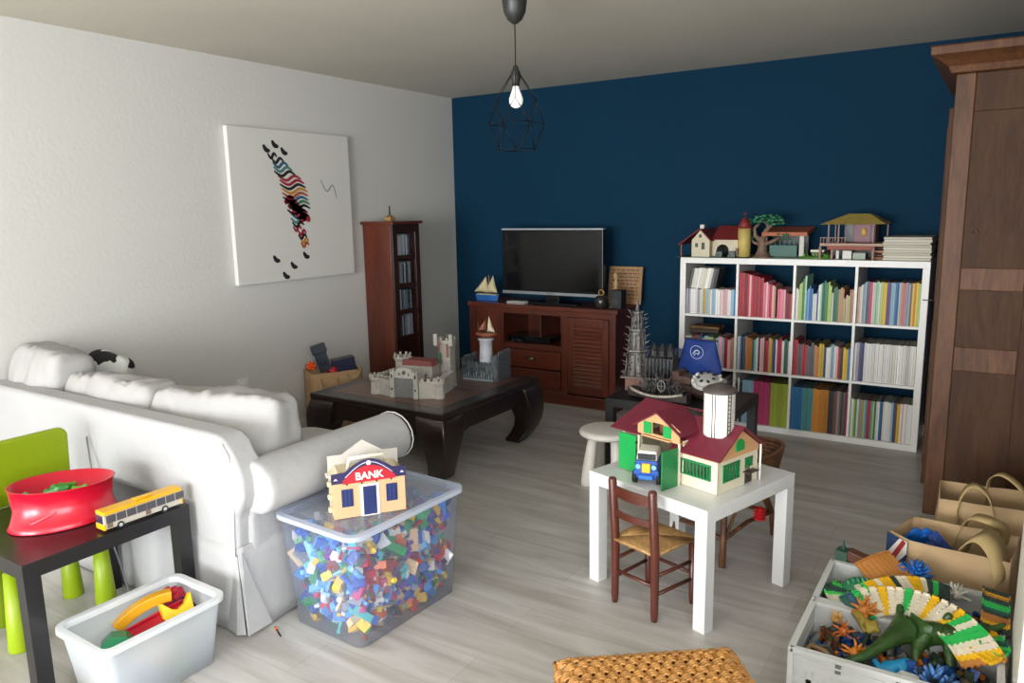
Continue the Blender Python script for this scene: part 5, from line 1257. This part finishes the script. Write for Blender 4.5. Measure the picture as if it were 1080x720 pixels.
# ------------------------------------------------------------------ folding crates
def crate(label, x0, y0, w, d, h):
    t = thing('folding_crate', label, 'crate', (x0, y0, .001), 0, 'grey folding crates by the wicker stool')
    quickbox('crate_floor', M_crate, .01, .01, 0, w-.01, d-.01, .012, t, .002)
    def panel(nm, L, M4, slots):
        mb = MB(); mb.M = M4; zs = [.012, .05, .085, .12, .155, h-.055]
        mb.box(0, 0, .0, L, .006, .05).box(0, 0, h-.06, L, .006, h-.004)
        nb = int(L/.045)
        for k in range(nb+1): x = k*L/nb; mb.box(max(0, x-.007), 0, .05, min(L, x+.007), .006, h-.06)
        for z in (.09, .13, .165): mb.box(0, 0, z, L, .006, z+.012)
        mb.box(0, .006, .05, L, .0075, h-.06)
        mb.box(0, -.008, h-.012, L, .010, h).box(0, -.004, h-.032, L, 0, h-.026).box(0, -.004, 0, L, 0, .012)
        o = mb.obj(nm, M_crate, t)
        sl = MB(); sl.M = M4
        for k in range(2, nb-1, 3):
            x = (k+.5)*L/nb
            for dz in (.026, .042): sl.box(x-.007, -.0045, h-dz, x+.007, -.001, h-dz+.010)
        sl.obj('slot_marks', pm('6a6c6c', .6), o); return o
    T = Matrix.Translation; Rz = lambda a: Matrix.Rotation(a, 4, 'Z')
    panel('long_side', w, T((0, 0, 0)), 1); panel('long_side', w, T((w, d, 0)) @ Rz(PI), 1)
    panel('short_side', d-.02, T((0, d-.01, 0)) @ Rz(-PI/2), 1); panel('short_side', d-.02, T((w, .01, 0)) @ Rz(PI/2), 1)
    for x, y in ((0, 0), (w, 0), (w, d), (0, d)): quickbox('corner_post', M_crate, x-.008, y-.008, 0, x+.008, y+.008, h, t, .003)
    return t
CH_ = .262
crate('front grey folding crate full of toy dinosaurs and tracks', 3.553, -3.262, .485, .29, CH_)
crate('rear grey folding crate behind the other, with green toy tracks inside', 3.553, -2.955, .485, .29, CH_)
# filler of small toys low in both crates (nobody could count them)
mb = MB(); fc = [pm(c) for c in ('3a4a3a', '2c3a4a', '5a3a24', '26302c', '4a4a44', '1f4a8a', 'b0641e')]
rr = random.Random(11)
for k in range(1500):
    x = rr.uniform(3.585, 4.005); y = rr.choice([rr.uniform(-3.235, -3.0), rr.uniform(-2.93, -2.69)]); z = rr.uniform(.03, .222); mb.mat(rr.randrange(7))
    a, b_ = rr.uniform(.012, .03), rr.uniform(.006, .014)
    if k % 3 == 0:
        d1 = Vector((rr.uniform(-1, 1), rr.uniform(-1, 1), rr.uniform(-.4, .5)))*.022; d2 = Vector((rr.uniform(-1, 1), rr.uniform(-1, 1), rr.uniform(-.3, .6)))*.018; p = Vector((x, y, z))
        mb.tube([tuple(p-d1), tuple(p), tuple(p+d2)], [.004, .011, .003], 6); mb.ball(tuple(p-d1), .007, 6)
    else: mb.box(x-a, y-b_, z-.006, x+a, y+b_, z+.006, rot=Euler((rr.uniform(0, 6), rr.uniform(0, 6), rr.uniform(0, 6))).to_matrix())
tag(mb.obj('toy_jumble', fc, None), 'jumble of dark small toys filling the bottoms of the two grey crates', 'toys', None, 'stuff')

# flexible striped track: comb-edged segments
def seg_mesh(l, w, th):
    mb = MB().box(-l/2, -w/2, -th/2, l/2, w/2, th/2)
    k = 7
    for i in range(k):
        y = -w/2+(i+.5)*w/k; mb.box(l/2-.001, y-.0035, -th/2, l/2+.004, y+.0035, th/2+.002)
    mb.box(-l/2, -w/2-.001, th/2, l/2, -w/2+.004, th/2+.005).box(-l/2, w/2-.004, th/2, l/2, w/2+.001, th/2+.005)
    me = mb.obj('track_segment', M_obj, None); d = me.data; bpy.data.objects.remove(me); return d
SEG = seg_mesh(.0165, .112, .005); SEGn = seg_mesh(.0165, .07, .005)
COL = {'y': 'e8b41c', 'g': '2fb455', 'w': 'ddd2bc', 'd': '2f5a52', 'n': '33453f', 'l': '4fd45c', 'o': 'b87a3c', 'b': '3a5a70'}
def track(label, path, seq, data, name='flexible_track', bank=0):
    P = [Vector(p) for p in path]; Q = []
    for i in range(len(P)-1):
        p0 = P[max(i-1, 0)]; p1 = P[i]; p2 = P[i+1]; p3 = P[min(i+2, len(P)-1)]
        for s in range(30): u = s/30; Q.append(.5*((2*p1)+(-p0+p2)*u+(2*p0-5*p1+4*p2-p3)*u*u+(-p0+3*p1-3*p2+p3)*u**3))
    Q.append(P[-1]); cum = [0]
    for i in range(1, len(Q)): cum.append(cum[-1]+(Q[i]-Q[i-1]).length)
    t = thing(name, label, 'toy track', tuple(P[0])); n = len(seq); i = 0
    for k, ch in enumerate(seq):
        s = cum[-1]*(k+.5)/n
        while i < len(cum)-2 and cum[i+1] < s: i += 1
        p = Q[i].lerp(Q[i+1], (s-cum[i])/max(1e-9, cum[i+1]-cum[i])); d = (Q[min(i+4, len(Q)-1)]-Q[max(i-4, 0)]).normalized()
        y = Vector((0, 0, 1)).cross(d).normalized(); y = Matrix.Rotation(bank, 3, d) @ y; z = d.cross(y)
        o = bpy.data.objects.new('track_segment', data); C.objects.link(o); o.parent = t
        M3 = Matrix((d, y, z)).transposed(); o.location = p-P[0]; o.rotation_euler = M3.to_euler(); sc = cum[-1]/n/.0175; o.scale = (sc, 1, 1)
        c = hexc(COL[ch]); o.color = (*c, 1)
    return t
# middle line of the arch, seen from above, rising over the crates
track('long arched toy track striped yellow, cream and green across both crates', [(3.655, -2.975, .255), (3.72, -2.935, .285), (3.80, -2.925, .30), (3.885, -2.95, .30), (3.955, -3.02, .285), (4.0, -3.09, .262)], 'dbgwwywwgwwywwygwggwwyo', SEG, bank=R(14))
track('shorter toy track striped yellow, cream and dark behind the long arched one', [(3.67, -2.865, .262), (3.74, -2.815, .285), (3.82, -2.775, .292), (3.90, -2.765, .28)], 'wlyywyynwwyywngnn', SEGn, bank=R(10))
track('bright green zigzag toy track in the left corner of the rear crate', [(3.605, -2.71, .215), (3.62, -2.78, .24), (3.60, -2.87, .255), (3.64, -2.93, .25)], 'nnlnnlldndlwwl', SEGn, bank=R(0))
track('olive, green and amber toy track end sticking up at the right of the rear crate', [(4.02, -2.715, .30), (4.02, -2.78, .30), (4.02, -2.85, .285), (4.02, -2.91, .262)], 'nnyonnggdnooynn', SEGn, bank=R(-8))
track('green toy track ring with yellow edge at the right of the front crate', [(3.975, -2.96, .275), (4.005, -2.985, .282), (4.02, -3.03, .28), (3.99, -3.075, .27)], 'yygdggyy', SEGn)
track('amber ribbed toy bridge leaning between the rear crate and the paper bag', [(3.665, -2.735, .262), (3.71, -2.70, .285), (3.755, -2.655, .295)], 'oooooooo', SEG, 'ribbed_bridge', bank=R(20))
# cradle: brown flat with dark green ends behind crate
t = thing('toy_boat_ramp', 'brown toy ramp with dark green ends standing behind the rear crate', 'toy', (3.645, -2.64, .24), R(-8))
MB().prism([(-.055, .03), (-.045, .062), (.0, .052), (.06, .05), (.065, .02), (.0, .01)], -.02, .02, 'y').obj('ramp_body', pm('5c3424', .5), t, .003)
MB().box(-.085, -.024, -.01, -.045, .024, .055).cyl((-.065, 0, .055), (-.065, 0, .085), .008, .003, 8).obj('green_end', pm('2a4a3c', .5), t, .003)
quickbox('support', pm('2a4a3c', .5), -.05, -.02, -.238, .05, .02, .0, t)
t = thing('green_wheel', 'dark green ribbed toy dome in the rear crate', 'toy', (3.665, -2.80, .235), .4)
MB().lathe([(0, 0), (.05, 0), (.052, .01), (.045, .03), (.03, .042), (0, .048)], n=24, sx=1.2).obj('dome', pm('23704c', .4), t)
mb = MB()
for k in range(-3, 4): x = k*.014; h_ = .047*math.sqrt(max(.05, 1-(x/.062)**2)); mb.tube([(x, -.045+.09*q/8, .002+h_*math.sin(PI*q/8)) for q in range(9)], .003, 6)
mb.obj('ribs', pm('5fb08a', .4), t)
# blue spiky coral
def spiky(name, loc, r, c, n, seed, label, cat='toy', up=True):
    mb = MB(); q = random.Random(seed); mb.ball((0, 0, 0), r*.45, 10)
    for k in range(n):
        a = q.uniform(0, 2*PI); e = q.uniform(-.2, 1.4) if up else q.uniform(-1.2, 1.2); d = Vector((math.cos(a)*math.cos(e), math.sin(a)*math.cos(e), math.sin(e)))
        m_ = d*r*.7+Vector((q.uniform(-1, 1), q.uniform(-1, 1), 0))*r*.15; mb.tube([(0, 0, 0), tuple(m_), tuple(d*r)], [r*.14, r*.1, r*.05], 6)
    o = mb.obj(name, c if not isinstance(c, str) else pm(c, .35), None); o.location = loc; tag(o, label, cat); return o
spiky('toy_coral', (3.80, -2.665, .27), .055, '1d62b4', 26, 1, 'bright blue spiky toy coral between the rear crate and the paper bag')
spiky('toy_coral', (3.895, -3.175, .205), .062, mat('blue_white_toy', '4a7ab8', .35, var=.6, scale=40), 34, 2, 'blue and white spiky toy clump at the front right of the front crate')
spiky('toy_creature', (3.655, -3.045, .225), .036, 'b8622a', 14, 3, 'small orange-brown toy creature near the left end of the front crate')
spiky('toy_creature', (3.700, -3.145, .225), .040, 'cf7a20', 12, 4, 'orange spiky toy creature beside the green dinosaur neck')
spiky('toy_creature', (3.700, -2.985, .275), .045, mat('amber_toy', 'b5702e', .5, var=.3, scale=60), 20, 5, 'amber ribbed toy mane over the divider between the two crates')
spiky('toy_creature', (3.625, -3.02, .245), .026, 'c8964a', 10, 6, 'tiny sandy toy figure at the divider end of the front crate')
spiky('toy_coral', (3.92, -2.72, .262), .04, 'c8c4b8', 14, 7, 'pale toy piece at the back of the rear crate near the paper bag')
o = MB().ball((0, 0, 0), .016, 14).obj('red_toy_ball', pm('a01424', .35), None); o.location = (3.607, -3.14, .19); tag(o, 'small dark red toy ball in the left end of the front crate', 'ball')
# creatures made of one skinned body
def skinned(name, joints, edges, radii, m, label, cat, loc=(0, 0, 0)):
    me = bpy.data.meshes.new(name); me.from_pydata([tuple(j) for j in joints], edges, []); o = bpy.data.objects.new(name, me); C.objects.link(o)
    sk = o.modifiers.new('skin', 'SKIN'); sk.use_smooth_shade = True
    for i, v in enumerate(me.skin_vertices[0].data): v.radius = (radii[i], radii[i]); v.use_root = (i == 0)
    sb = o.modifiers.new('sub', 'SUBSURF'); sb.levels = 2; sb.render_levels = 2
    dg = bpy.context.evaluated_depsgraph_get(); dg.update(); m2 = bpy.data.meshes.new_from_object(o.evaluated_get(dg)); bpy.data.objects.remove(o)
    o = bpy.data.objects.new(name, m2); m2.materials.clear(); m2.materials.append(m); C.objects.link(o)
    for p in m2.polygons: p.use_smooth = True
    o.location = loc; tag(o, label, cat); return o
M_dino = mat('dinosaur_green', '2c4a1c', .3, var=.35, scale=18, bump=.3, bscale=120)
J = [(3.86, -3.0, .268), (3.80, -3.045, .272), (3.765, -3.12, .262), (3.725, -3.195, .25), (3.675, -3.235, .235), (3.625, -3.225, .235), (3.92, -2.995, .265), (3.97, -2.965, .272), (4.02, -2.925, .285), (4.045, -2.895, .292),
     (3.79, -2.975, .285), (3.785, -2.955, .308), (3.84, -3.07, .24), (3.845, -3.10, .215), (3.92, -3.05, .24), (3.925, -3.075, .215), (3.90, -2.96, .29), (3.915, -2.955, .315)]
Ee = [(0, 1), (1, 2), (2, 3), (3, 4), (4, 5), (0, 6), (6, 7), (7, 8), (8, 9), (1, 10), (10, 11), (0, 12), (12, 13), (6, 14), (14, 15), (6, 16), (16, 17)]
Ra = [.040, .032, .019, .013, .010, .010, .030, .016, .010, .005, .014, .009, .015, .009, .015, .009, .013, .011]
skinned('toy_dinosaur', J, Ee, Ra, M_dino, 'large green long-necked toy dinosaur lying on its side in the front crate', 'toy dinosaur')
skinned('toy_dinosaur', [(3.70, -3.02, .262), (3.725, -3.045, .262), (3.75, -3.05, .255), (3.68, -3.0, .268), (3.72, -3.065, .25), (3.735, -3.02, .27), (3.71, -3.05, .24), (3.665, -2.985, .262)], [(0, 1), (1, 2), (0, 3), (1, 4), (1, 5), (0, 6), (3, 7)],
        [.016, .013, .006, .012, .007, .009, .006, .008], mat('dinosaur_olive', '8c7a2c', .4, var=.2, scale=30), 'small olive-yellow toy dinosaur beside the green dinosaur neck', 'toy dinosaur')
skinned('toy_frog', [(3.79, -3.17, .225), (3.815, -3.155, .235), (3.765, -3.18, .22), (3.83, -3.13, .24), (3.80, -3.20, .215), (3.775, -3.15, .232), (3.745, -3.165, .235), (3.82, -3.185, .22)], [(0, 1), (0, 2), (1, 3), (0, 4), (0, 5), (2, 6), (1, 7)],
        [.018, .016, .013, .009, .008, .009, .008, .008], pm('1c86b8', .35), 'turquoise blue toy creature at the front edge of the front crate', 'toy')
o = MB().prism([(-.04, -.02), (-.02, .02), (.025, .018), (.045, -.02)], -.03, .03, 'y').obj('white_toy_block', pm('c4c8c4', .5), None, .004); o.location = (3.838, -3.215, .215); o.rotation_euler = (.3, .2, .3); tag(o, 'pale grey-white toy block at the front edge of the front crate', 'toy block')
t = thing('toy_hoop', 'brown bent toy hose at the left front corner of the front crate', 'toy', (3.60, -3.22, .24))
MB().tube([(-.02, -.0, -.06), (-.018, .0, .0), (.0, .0, .018), (.03, -.005, .015), (.07, -.01, -.01), (.1, -.01, -.06)], .007, 8).obj('hose', pm('6e5636', .5), t)

# ------------------------------------------------------------------ paper carrier bags on the right
t = thing('carrier_bag', 'brown carrier bag with a union flag side and blue toys inside', 'bag', (3.905, -2.415, 0), R(-7))
paper_bag(t, .33, .24, .33, M_kraft, foot=[(-.118, -.132), (.165, -.12), (.165, .12), (-.155, .10), (-.192, -.086)])
fa = Vector((-.192, -.086, 0)); fb = Vector((-.118, -.132, 0)); fu = (fb-fa).normalized(); fn = Vector((fu.y, -fu.x, 0)); FL = (fb-fa).length
def sidequad(nm, pts, m, e):
    mb = MB(); vs = [tuple(fa+fu*y+fn*e+Vector((0, 0, z))) for y, z in pts]+[tuple(fa+fu*y+fn*(e-.001)+Vector((0, 0, z))) for y, z in pts]; k = len(pts)
    mb.add(vs, [tuple(range(k-1, -1, -1)), tuple(range(k, 2*k))]+[(i, (i+1) % k, k+(i+1) % k, k+i) for i in range(k)]); return mb.obj(nm, m, t)
sidequad('flag_field', [(0, .01), (FL, .01), (FL, .326), (0, .33)], pm('1c3358', .7), .012)
sidequad('flag_white_band', [(0, .20), (0, .25), (.055, .328), (FL, .328), (FL, .285), (.02, .195)], pm('d8d2cc', .7), .0132)
sidequad('flag_red_band', [(.002, .215), (.012, .232), (.068, .328), (.083, .322), (.02, .208)], pm('9c2a2a', .7), .0144)
strap('bag_handle', [(.02, -.05, .28), (.04, -.06, .345), (.08, -.08, .385), (.12, -.11, .365), (.145, -.135, .31), (.15, -.137, .27)], .10, .003, mat('kraft_strap', 'b29a6a', .8), t, (.3, .9, .2))
strap('bag_handle', [(-.02, .118, .25), (-.0, .115, .33), (.03, .07, .385), (.08, .03, .40), (.12, .06, .37), (.13, .11, .30)], .05, .003, mat('kraft_strap2', 'b29a6a', .8), t, (.3, .9, .2))
for k, (x_, y_, z_, rx, l) in enumerate(((3.80, -2.40, .30, .5, 'first bright blue folded toy sticking up at the flag end of the carrier bag'), (3.85, -2.42, .295, -.4, 'smaller dark blue toy behind the rim of the flag carrier bag'))):
    o = MB().box(-.03, -.012, -.06, .03, .012, .04, tap=.4).box(-.045, -.008, -.05, -.02, .008, .02).cyl((0, -.015, .01), (0, .015, .01), .014, n=12).obj('blue_toy', pm(['1c62b8', '1c3c80'][k], .4), None, .003)
    o.location = (x_, y_, z_); o.rotation_euler = (rx, .5-k, .6); tag(o, l, 'toy')
t = thing('carrier_bag', 'plain brown carrier bag with arched handles in front of the wardrobe', 'bag', (3.99, -2.03, 0), R(3))
paper_bag(t, .33, .22, .36, M_kraft)
for s, yy in ((-1, -.112), (1, .112)):
    strap('bag_handle', [(-.10, yy, .27), (-.105, yy*1.02, .34), (-.085, yy*.8, .40), (-.05, yy*.7, .42), (-.01, yy*.8, .39), (.01, yy, .33), (.02, yy, .27)] if s < 0 else [(.0, yy, .30), (.0, yy*.9, .39), (.03, yy*.6, .43), (.07, yy*.4, .42), (.11, yy*.3, .38), (.14, yy*.6, .31)], .045, .003, mat('kraft_strap3', 'b09768', .8), t, (0, 1, .15) if s < 0 else (.3, .9, 0))

# ------------------------------------------------------------------ toys on top of the bookshelf
ZT = 1.1205
t = thing('toy_hacienda', 'cream toy farmhouse with dark red roofs and round tower on the bookshelf', 'toy house', (2.355, -.20, ZT)); t.scale = (1.5,)*3
M_hc = mat('hacienda_wall', 'c9bfa4', .6, var=.06, scale=30); M_hr = mat('hacienda_roof', '7e2626', .5, var=.15, scale=40); M_ht = mat('hacienda_tower', 'c2ab62', .6, var=.1, scale=40)
# gabled front house: x -.10...0
mb = MB(); mb.prism([(-.08, 0), (-.08, .075), (-.042, .118), (0, .075), (0, 0)], -.13, -.11, 'y').box(-.08, -.11, 0, -.075, .05, .075).box(-.005, -.11, 0, 0, .05, .075); mb.obj('gable_house', M_hc, t)
for (a, b, c, d) in ((-.064, .045, -.052, .062), (-.036, .035, -.022, .065), (-.048, .086, -.036, .1)): MB().box(a, -.1315, b, c, -.1295, d).obj('window', pm('2a2620'), t)
def slab2(t, pts, th, nm, m):
    mb = MB(); P = [Vector(p) for p in pts]; nn = (P[1]-P[0]).cross(P[2]-P[0]).normalized()*th
    vs = [tuple(p) for p in P]+[tuple(p+nn) for p in P]; k = len(P)
    mb.add(vs, [tuple(range(k-1, -1, -1)), tuple(range(k, 2*k))]+[(i, (i+1) % k, k+(i+1) % k, k+i) for i in range(k)], False); return mb.obj(nm, m, t)
slab2(t, [(.006, -.14, .07), (-.042, -.14, .121), (-.042, .05, .121), (.006, .05, .07)], -.004, 'roof_slope', M_hr)
slab2(t, [(-.042, -.14, .121), (-.145, -.12, .052), (-.145, .05, .052), (-.042, .05, .121)], -.004, 'roof_slope', M_hr)
quickbox('porch_post', pm('6e3a28'), -.138, -.115, 0, -.130, -.105, .058, t)
quickbox('chimney', pm('d4cfc4'), -.072, -.05, .09, -.054, -.03, .140, t, .001)
mb = MB(); arch = [(.045+.028*math.cos(a), .028+.028*math.sin(a)) for a in [PI*k/12 for k in range(13)]]
mb.prism([(0, 0), (0, .075), (.11, .075), (.11, 0), (.073, 0), (.073, .028)]+arch[1:]+[(.017, 0)], -.09, -.08, 'y'); mb.obj('arched_wall', M_hc, t)
quickbox('courtyard_back', pm('23302a'), .0, .04, 0, .11, .05, .075, t)
slab2(t, [(.0, -.10, .076), (.115, -.10, .076), (.115, .0, .13), (.0, .0, .13)], .004, 'main_roof', M_hr); slab2(t, [(.0, .0, .13), (.115, .0, .13), (.115, .06, .08), (.0, .06, .08)], .004, 'main_roof', M_hr)
MB().cyl((.135, -.08, 0), (.135, -.08, .125), .027, n=20).obj('round_tower', M_ht, t)
MB().lathe([(.032, .125), (.018, .155), (.004, .172), (0, .173)], (.135, -.08, 0), 20).obj('tower_roof', M_hr, t)
MB().cyl((.135, -.08, .17), (.135, -.08, .195), .0015, n=6).cyl((.125, -.08, .187), (.145, -.08, .187), .0015, n=6).obj('weather_cross', M_hr, t)
MB().box(.108, -.112, .01, .118, -.105, .04).obj('tower_door', pm('4a3020'), t)
for x_, c in ((.04, '2a4a40'), (.095, '39493a')): MB().box(x_-.014, -.125, 0, x_+.014, -.10, .028).cyl((x_-.01, -.128, .008), (x_-.01, -.098, .008), .008, n=10).obj('cart', pm(c), t, .002)
quickbox('green_base', pm('3c4a30', .7), -.145, -.145, 0, .17, .06, .003, t)
t = thing('toy_tree', 'brown toy tree with ragged green leaf crown in the middle of the shelf top', 'toy tree', (2.66, -.27, ZT)); t.scale = (1.55,)*3
M_tr = mat('toy_tree_trunk', '7a6252', .6, var=.25, scale=60, bump=.4, bscale=90)
mb = MB(); mb.lathe([(.05, 0), (.032, .006), (.02, .03), (.015, .06), (.012, .085)], n=12)
mb.tube([(0, 0, .06), (-.03, -.005, .09), (-.035, 0, .12), (-.015, 0, .14)], [.012, .009, .008, .005], 8).tube([(0, 0, .07), (.012, 0, .11), (.035, 0, .135), (.06, 0, .14)], [.012, .01, .007, .004], 8).tube([(0, 0, .05), (.04, -.01, .065), (.07, -.01, .082)], [.01, .007, .005], 8).tube([(0, 0, .05), (-.03, -.01, .06), (-.05, -.01, .075)], [.009, .006, .004], 8).tube([(.012, 0, .10), (.02, .0, .13), (.0, 0, .15)], [.008, .006, .004], 8)
mb.obj('trunk', M_tr, t)
mb = MB(); q = random.Random(4)
for cx, cz, w_ in ((-.03, .145, .03), (.01, .155, .035), (.05, .142, .03), (.08, .085, .022), (-.055, .08, .015), (.035, .16, .025)):
    for k in range(14): mb.ball((cx+q.uniform(-w_, w_), q.uniform(-.025, .025), cz+q.uniform(-.010, .012)), q.uniform(.006, .011), 6, 1.3, 1, .6)
mb.obj('leaf_crown', mat('toy_leaf', '2f6e4c', .5, var=.3, scale=60), t)
t = thing('toy_stable', 'toy stable with orange flat roof and teal doors on the bookshelf', 'toy house', (2.82, -.16, ZT)); t.scale = (1.45,)*3
slab2(t, [(-.11, -.09, .095), (.08, -.09, .095), (.08, .07, .115), (-.11, .07, .115)], .016, 'orange_roof', mat('orange_roof', 'a8552a', .5, var=.12, scale=40))
quickbox('rear_wall', pm('20302c'), -.10, .05, 0, .06, .055, .11, t); quickbox('teal_doors', pm('2f5f54', .5), -.085, -.06, 0, .035, -.054, .055, t)
quickbox('pillar', pm('bcb6a8'), .045, -.075, 0, .066, -.055, .096, t); quickbox('pillar', pm('6a4a30'), -.1, -.075, 0, -.09, -.065, .096, t)
mb = MB()
for k in range(6): mb.box(-.08+k*.02, -.061, .055, -.077+k*.02, -.058, .075)
mb.obj('rail_bars', pm('20403a'), t)
t = thing('toy_meadow', 'green toy meadow base with white-topped hutch on the bookshelf', 'toy', (2.99, -.29, ZT)); t.scale = (1.2,)*3
MB().lathe([(.085, 0), (.08, .008), (.05, .014), (0, .016)], n=20, sx=1, sy=.6).obj('meadow_base', pm('4a7a2c', .6), t); quickbox('hutch', pm('4a4a2c'), -.015, -.02, .014, .04, .02, .034, t); quickbox('hutch_roof', pm('d4cfb8'), -.02, -.026, .034, .046, .026, .046, t, .002)
mb = MB(); q = random.Random(9)
for k in range(30): a, b_ = q.uniform(-.07, .07), q.uniform(-.03, .03); mb.cyl((a, b_, .008), (a+q.uniform(-.01, .01), b_, .03), .004, .0005, 5)
mb.obj('grass_tufts', pm('5c9a34', .6), t)
t = thing('toy_villa', 'two-storey toy villa with mustard hip roof and balcony on the bookshelf', 'toy house', (3.235, -.175, ZT)); t.scale = (1.42,)*3
M_vr = mat('mustard_roof', 'b39a4c', .5, var=.1, scale=40); M_vp = mat('villa_terracotta', '8f4a3a', .6, var=.1, scale=40); M_vl = pm('8f6a74', .6)
quickbox('balcony_floor', pm('b0907e', .6), -.15, -.12, .056, .10, .08, .068, t, .001); quickbox('balcony_fascia', M_vp, -.12, -.122, .04, .06, -.116, .058, t)
for x_, y_ in ((-.148, -.115), (.06, -.115), (-.148, .07), (.095, .07), (-.1, -.115)): quickbox('ground_pillar', pm('9a7a6a', .6), x_-.005, y_-.005, 0, x_+.005, y_+.005, .056, t)
quickbox('ground_wall', pm('2c1c1a'), -.12, .0, 0, .055, .08, .055, t)
for x_, w_ in ((-.088, .012), (-.062, .036)): quickbox('garden_chest', pm('c8c8c0'), x_, -.09, 0, x_+w_, -.07, .036, t, .001)
quickbox('garden_bench', pm('7c8a78'), -.02, -.1, 0, .03, -.08, .028, t, .001)
quickbox('upper_wall', M_vl, -.03, -.04, .068, .055, .07, .148, t); quickbox('dark_room', pm('2a1614'), -.072, -.02, .068, -.03, .07, .148, t)
MB().box(.055, -.085, 0, .10, -.075, .012).box(.055, -.085, .03, .10, -.075, .038).box(.055, -.085, 0, .060, -.075, .068).box(.095, -.085, 0, .10, -.075, .068).obj('stair_frame', pm('a06a50', .6), t)
mb = MB(); 
for k in range(7): mb.box(.06, -.10+.0+k*.012, .008+k*.009, .095, -.088+k*.012, .011+k*.009)
mb.obj('stairs', pm('8a5a44', .6), t)
ow = MB().lathe([(0, 0), (.011, 0), (.011, .003), (0, .003)], n=16, sy=1.8).obj('oval_window', pm('c0a050'), t); ow.rotation_euler = (PI/2, 0, 0); ow.location = (.01, -.041, .112)
quickbox('doorway', pm('1c1414'), .036, -.042, .07, .052, -.038, .14, t)
for x_, y_ in ((-.12, -.10), (-.08, -.10), (.055, -.10), (.09, .06), (-.12, .06)): quickbox('roof_post', pm('a89090', .6), x_-.003, y_-.003, .068, x_+.003, y_+.003, .15, t)
mb = MB(); a = [(-.15, -.13, .148), (.105, -.13, .148), (.105, .10, .148), (-.15, .10, .148)]; b_ = [(-.055, -.035, .19), (.03, -.035, .19), (.03, .02, .19), (-.055, .02, .19)]
mb.add(a+b_, [(0, 1, 5, 4), (1, 2, 6, 5), (2, 3, 7, 6), (3, 0, 4, 7), (4, 5, 6, 7), (3, 2, 1, 0)]); mb.obj('hip_roof', M_vr, t, .002)
mb = MB()
for k in range(9): mb.box(-.148+k*.012, -.118, .068, -.146+k*.012, -.116, .09)
mb.box(-.15, -.119, .09, -.045, -.115, .093); mb.obj('railing', pm('a08070', .6), t)

# small black hook or cable end beside the wardrobe
t = thing('wall_hook', 'small black hook sticking out beside the bookshelf near the wardrobe', 'hook', (3.60, -.385, .90))
quickbox('hook_body', M_iron, .0, -.008, 0, .10, -.002, .006, t, .001); MB().cyl((.1, -.005, .003), (.1, -.005, .012), .003, n=8).obj('hook_tip', M_iron, t)

# ------------------------------------------------------------------ light: daylight through the windows behind the camera
w = bpy.data.worlds.new('World'); bpy.context.scene.world = w; w.use_nodes = True
bg = w.node_tree.nodes['Background']; bg.inputs[0].default_value = (.75, .87, 1, 1); bg.inputs[1].default_value = 2.5
def area(name, loc, sx, sy, power, rot, col=(.97, .99, 1)):
    l = bpy.data.lights.new(name, 'AREA'); l.shape = 'RECTANGLE'; l.size = sx; l.size_y = sy; l.energy = power; l.color = col
    o = bpy.data.objects.new(name, l); C.objects.link(o); o.location = loc; o.rotation_euler = rot; return o
area('window_daylight', (1.2, Y1-.16, 1.1), 1.65, 2.05, 190, (R(84), 0, 0))
area('window_daylight', (3.15, Y1-.16, 1.1), 1.55, 2.05, 260, (R(84), 0, R(6)))
area('window_daylight', (X1+.14, -5.4, 1.42), 2.1, 1.3, 62, (R(80), 0, R(90)))

# ------------------------------------------------------------------ camera
cam = bpy.data.cameras.new('camera'); co = bpy.data.objects.new('camera', cam); C.objects.link(co)
yaw, pitch, roll, f = .5733, .1732, -.0186, 796.9955
fw = Vector((-math.sin(yaw)*math.cos(pitch), math.cos(yaw)*math.cos(pitch), -math.sin(pitch)))
r_ = Vector((math.cos(yaw), math.sin(yaw), 0)); u_ = r_.cross(fw)
cr, sr = math.cos(roll), math.sin(roll); r2 = r_*cr+u_*sr; u2 = r_*(-sr)+u_*cr
co.matrix_world = Matrix(((r2.x, u2.x, -fw.x, 3.9505), (r2.y, u2.y, -fw.y, -5.2602), (r2.z, u2.z, -fw.z, 1.4555), (0, 0, 0, 1)))
cam.sensor_width = 36; cam.lens = f*36/1080; cam.clip_start = .05; cam.clip_end = 50
S_ = bpy.context.scene; S_.camera = co
S_.view_settings.view_transform = 'Standard'; S_.view_settings.look = 'None'; S_.view_settings.gamma = 1; S_.view_settings.use_curve_mapping = False
S_.view_settings.exposure = .15
